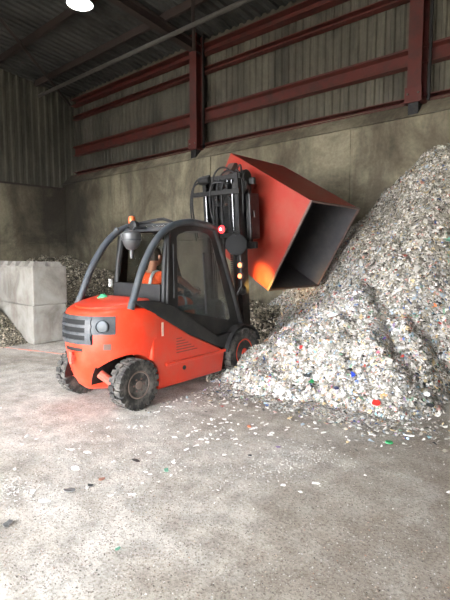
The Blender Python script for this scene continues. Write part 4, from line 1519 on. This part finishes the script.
def scrap_mesh(size, seed, thick=0.006, n=7, stretch=1.5, lift=0.3):
    rr_ = random.Random(seed)
    top, bot = [], []
    for k in range(n):
        a = 2 * PI * k / n + rr_.uniform(-0.25, 0.25)
        r_ = size * rr_.uniform(0.6, 1.1)
        z = size * lift * rr_.random()
        top.append((r_ * math.cos(a) * stretch ** 0.5, r_ * math.sin(a) / stretch ** 0.5, z + thick))
        bot.append((top[-1][0], top[-1][1], z))
    mm_ = MB()
    mm_.v = top + bot + [(0, 0, thick + size * lift * 0.5), (0, 0, size * lift * 0.5)]
    c0, c1 = 2 * n, 2 * n + 1
    for k in range(n):
        k2 = (k + 1) % n
        mm_.f += [(k, k2, c0), (n + k2, n + k, c1), (k, n + k, n + k2, k2)]
    return mm_


def scrap_mat(name, c):
    return plain(name, c, 0.55, 0, tuple(q * 0.75 for q in c[:3]) + (1,), 0.5, 18)


SC = {'white': scrap_mat('white_scrap', rgb(232, 231, 228)), 'green': scrap_mat('green_scrap', rgb(40, 140, 84)), 'lime': scrap_mat('lime_scrap', rgb(120, 190, 70)), 'blue': scrap_mat('blue_scrap', rgb(44, 74, 190)),
      'red': scrap_mat('red_scrap', rgb(206, 44, 36)), 'black': scrap_mat('black_scrap', rgb(38, 40, 40)), 'grey': scrap_mat('grey_scrap', rgb(98, 98, 98)), 'pale green': scrap_mat('pale_green_scrap', rgb(104, 158, 134)),
      'brown': scrap_mat('brown_scrap', rgb(150, 104, 84)), 'navy': scrap_mat('navy_scrap', rgb(40, 44, 74)), 'purple': scrap_mat('purple_scrap', rgb(96, 72, 140)), 'pink': scrap_mat('pink_scrap', rgb(214, 90, 110)), 'orange': scrap_mat('orange_scrap', rgb(226, 130, 80))}
def on_pile(px, py):
    p_, a_ = math.radians(5.5), math.radians(42)
    uu, vv = (px - 225) / 467.0, (300 - py) / 467.0
    fh, up = math.cos(p_) + vv * math.sin(p_), vv * math.cos(p_) - math.sin(p_)
    d = Vector((-math.sin(a_) * fh + math.cos(a_) * uu, math.cos(a_) * fh + math.sin(a_) * uu, up))
    t = 4.5
    while t < 12:
        q = Vector((0, 0, 1.72)) + d * t
        if q.z < max(h_front(q.x, q.y), h_wall(q.x, q.y), 0):
            return q
        t += 0.02
    return q


picked = [  # pixel, radius in m, colour, name, label
    (389, 444, 0.035, 'green', 'bottle_cap', 'dark green flat cap lying alone on the floor before the pile'),
    (312, 383 + 2, 0.05, 'green', 'green_scrap', 'bright green crumpled scrap at the toe of the pile'),
    (339, 406, 0.06, 'lime', 'lime_scrap', 'lime green wrapper at the front edge of the pile'),
    (377, 407, 0.055, 'red', 'red_scrap', 'bright red scrap at the front edge of the pile'),
    (365, 412, 0.035, 'black', 'black_scrap', 'black round scrap just left of the red one'),
    (371, 414, 0.035, 'green', 'green_scrap', 'teal green scrap below the red one at the pile edge'),
    (87, 454, 0.035, 'white', 'paper_scrap', 'small white scrap on the floor below the rear wheel'),
    (75, 470, 0.04, 'white', 'paper_scrap', 'white folded scrap left of the dark scraps on the floor'),
    (136, 462, 0.035, 'black', 'dark_scrap', 'dark flat scrap on the floor, furthest right of the pair below the rear wheel'),
    (166, 472, 0.035, 'pale green', 'green_scrap', 'pale green scrap alone on the open floor'),
    (90, 487, 0.025, 'black', 'dark_scrap', 'tiny black scrap on the bare floor'),
    (70, 492, 0.04, 'grey', 'grey_scrap', 'grey flat scrap on the bare floor beside a black one'),
    (8, 526, 0.04, 'grey', 'grey_scrap', 'dark grey flat scrap at the edge of the floor, largest on its own'),
    (118, 551, 0.018, 'pale green', 'teal_scrap', 'small teal scrap on the gritty near floor'),
    (44, 503, 0.04, 'white', 'paper_scrap', 'pale scrap on the near floor above the grey one'),
    (102, 481, 0.03, 'brown', 'brown_scrap', 'brown bent scrap on the bare floor'),
    (250, 457, 0.02, 'black', 'dark_scrap', 'tiny black scrap in front of the pile'),
    (371, 435, 0.045, 'white', 'paper_scrap', 'long white strip lying before the pile'),
    (409, 437, 0.035, 'white', 'paper_scrap', 'pale strip lying beyond the green cap'),
    (315, 424, 0.03, 'white', 'paper_scrap', 'white scrap lying just off the front of the pile'),
    (249, 428, 0.03, 'orange', 'orange_scrap', 'orange scrap on the floor off the pile'),
    (427, 398, 0.05, 'white', 'paper_scrap', 'bright white scrap at the far side of the pile toe'),
    (431, 409, 0.04, 'black', 'dark_scrap', 'black flat scrap at the far side of the pile toe'),
    (188, 437, 0.03, 'white', 'paper_scrap', 'white scrap on the floor below the spilled waste'),
    (150, 400, 0.03, 'red', 'red_scrap', 'small red scrap beside the rear wheel'),
]
for i, (px, py, r_, cname, nm, lab) in enumerate(picked):
    if not nm:
        continue
    X_, Y_ = pix(px, py)
    if nm == 'bottle_cap':
        o = MB().lathe([(0.002, 0.012), (r_ * 0.9, 0.012), (r_, 0.006), (r_, 0.0)], 18, 'Z').build(nm, SC[cname])
    else:
        o = scrap_mesh(r_, i, 0.005, 7, 2.6 if 'strip' in lab else 1.6, 0.15).build(nm, SC[cname], None, 0)
    q = on_pile(px, py)
    on_slope = h_front(q.x, q.y) > 0.03
    o.location = q + Vector((0.01, -0.045, 0.055)) if on_slope else (X_, Y_, 0.012)
    o.rotation_euler = (D(35) if on_slope else 0, 0, random.uniform(-0.5, 0.5) if on_slope else random.uniform(0, 6))
    tag(o, lab, 'cap' if nm == 'bottle_cap' else 'scrap')

# scraps lying on the slope of the front pile
for i, (px, py, r_, cname, nm, lab) in enumerate([
    (353, 378, 0.055, 'blue', 'blue_film', 'bright blue crumpled film on the face of the pile'),
    (338, 391, 0.04, 'navy', 'navy_scrap', 'dark navy scrap low on the face of the pile'),
    (309, 378, 0.06, 'black', 'black_film', 'black folded film low on the left of the pile'),
    (384, 341, 0.05, 'purple', 'purple_scrap', 'purple scrap midway up the pile'),
    (379, 355, 0.035, 'pink', 'pink_scrap', 'pink red scrap midway up the pile'),
    (302, 350, 0.035, 'red', 'red_scrap', 'small red scrap midway up the left of the pile'),
    (434, 309, 0.06, 'orange', 'orange_scrap', 'orange brown scrap high on the far flank of the heap'),
    (254, 346, 0.05, 'black', 'black_film', 'black film leaning beside the front wheel'),
    (334, 318, 0.06, 'white', 'white_film', 'large pale film high on the pile with grey print'),
    (317, 381, 0.07, 'white', 'white_film', 'large white film beside the black film on the pile'),
    (281, 396, 0.07, 'white', 'white_film', 'large white film at the foot of the pile'),
    (447, 242, 0.07, 'pale green', 'pale_film', 'pale bluish film high on the heap against the frame edge')]):
    q = on_pile(px, py)
    o = scrap_mesh(r_, 60 + i, 0.005, 8, 1.5, 0.45).build(nm, SC[cname], None, 0)
    o.location = q + Vector((0, -0.03, 0.035))
    o.rotation_euler = (D(38), D(random.uniform(-12, 12)), random.uniform(-0.4, 0.4))
    tag(o, lab, 'scrap')

# loose pale scraps scattered over the floor, each its own thing
protos = [scrap_mesh(0.022 + 0.004 * k, 200 + k, 0.004, 6, 1.2 + 0.25 * k, 0.3).mesh('paper_scrap') for k in range(6)]
for p in protos:
    p.materials.append(SC['white'])
n = 0
while n < 150:
    if n < 115:
        px, py = random.gauss(225, 60), random.gauss(418, 18)
    else:
        px, py = random.uniform(0, 450), random.uniform(395, 500)
    if py < 392 or not (0 < px < 450):
        continue
    X_, Y_ = pix(px, py)
    if not off_truck(X_, Y_) or h_front(X_, Y_) > 0.0:
        continue
    o = bpy.data.objects.new('paper_scrap', random.choice(protos))
    COL.objects.link(o)
    o.location = (X_, Y_, 0.001)
    o.rotation_euler.z = random.uniform(0, 6.28)
    q = random.uniform(0.35, 0.85)
    o.scale = (q, q, q)
    tag(o, 'tiny loose white scrap lying flat on the open grey floor', 'scrap', 'loose white scraps on the floor')
    n += 1

# fine litter and grit too small to count
P, S = [], []
while len(P) < 5200:
    px, py = random.uniform(-10, 460), 360 + 240 * random.random() ** 0.9
    X_, Y_ = pix(px, py)
    if off_truck(X_, Y_):
        P.append((X_, Y_, 0.004))
        S.append(random.uniform(0.002, 0.0075))
for (cx, cy, sx, sy, n_) in ((300, 456, 22, 7, 420), (14, 488, 14, 8, 300), (60, 440, 50, 18, 260), (170, 470, 60, 22, 300), (262, 470, 20, 6, 160), (30, 372, 30, 10, 220), (150, 430, 70, 14, 300)):
    for _ in range(n_):
        X_, Y_ = pix(random.gauss(cx, sx), max(360, random.gauss(cy, sy)))
        if off_truck(X_, Y_):
            P.append((X_, Y_, 0.004))
            S.append(random.uniform(0.004, 0.011))
crumbs = len(P) - 5200
fv_, ff, fc = flakes(np.array(P), np.tile([0, 0, 1.0], (len(P), 1)), np.array(S), [((190, 187, 180), 22), ((110, 100, 90), 40), ((70, 64, 58), 14), ((168, 150, 132), 14), ((150, 110, 90), 4)], 0.25, 1.6)
fc[5200 * 6:] = np.repeat(np.array([[lin(206), lin(203), lin(197)]]) * RNG.uniform(0.75, 1.1, (crumbs, 1)), 6, axis=0)
fv_[:, 2] = np.maximum(fv_[:, 2], 0.001)
me = bpy.data.meshes.new('floor_litter')
me.from_pydata(fv_.tolist(), [], ff.tolist())
at = me.attributes.new('flake_colour', 'FLOAT_COLOR', 'POINT')
at.data.foreach_set('color', np.hstack([fc, np.ones((len(fc), 1))]).astype(np.float32).ravel())
o = link('floor_litter', me, 'flakes', None, 0)
tag(o, 'fine grit and crumbs of waste strewn over the floor', 'litter', kind='stuff')
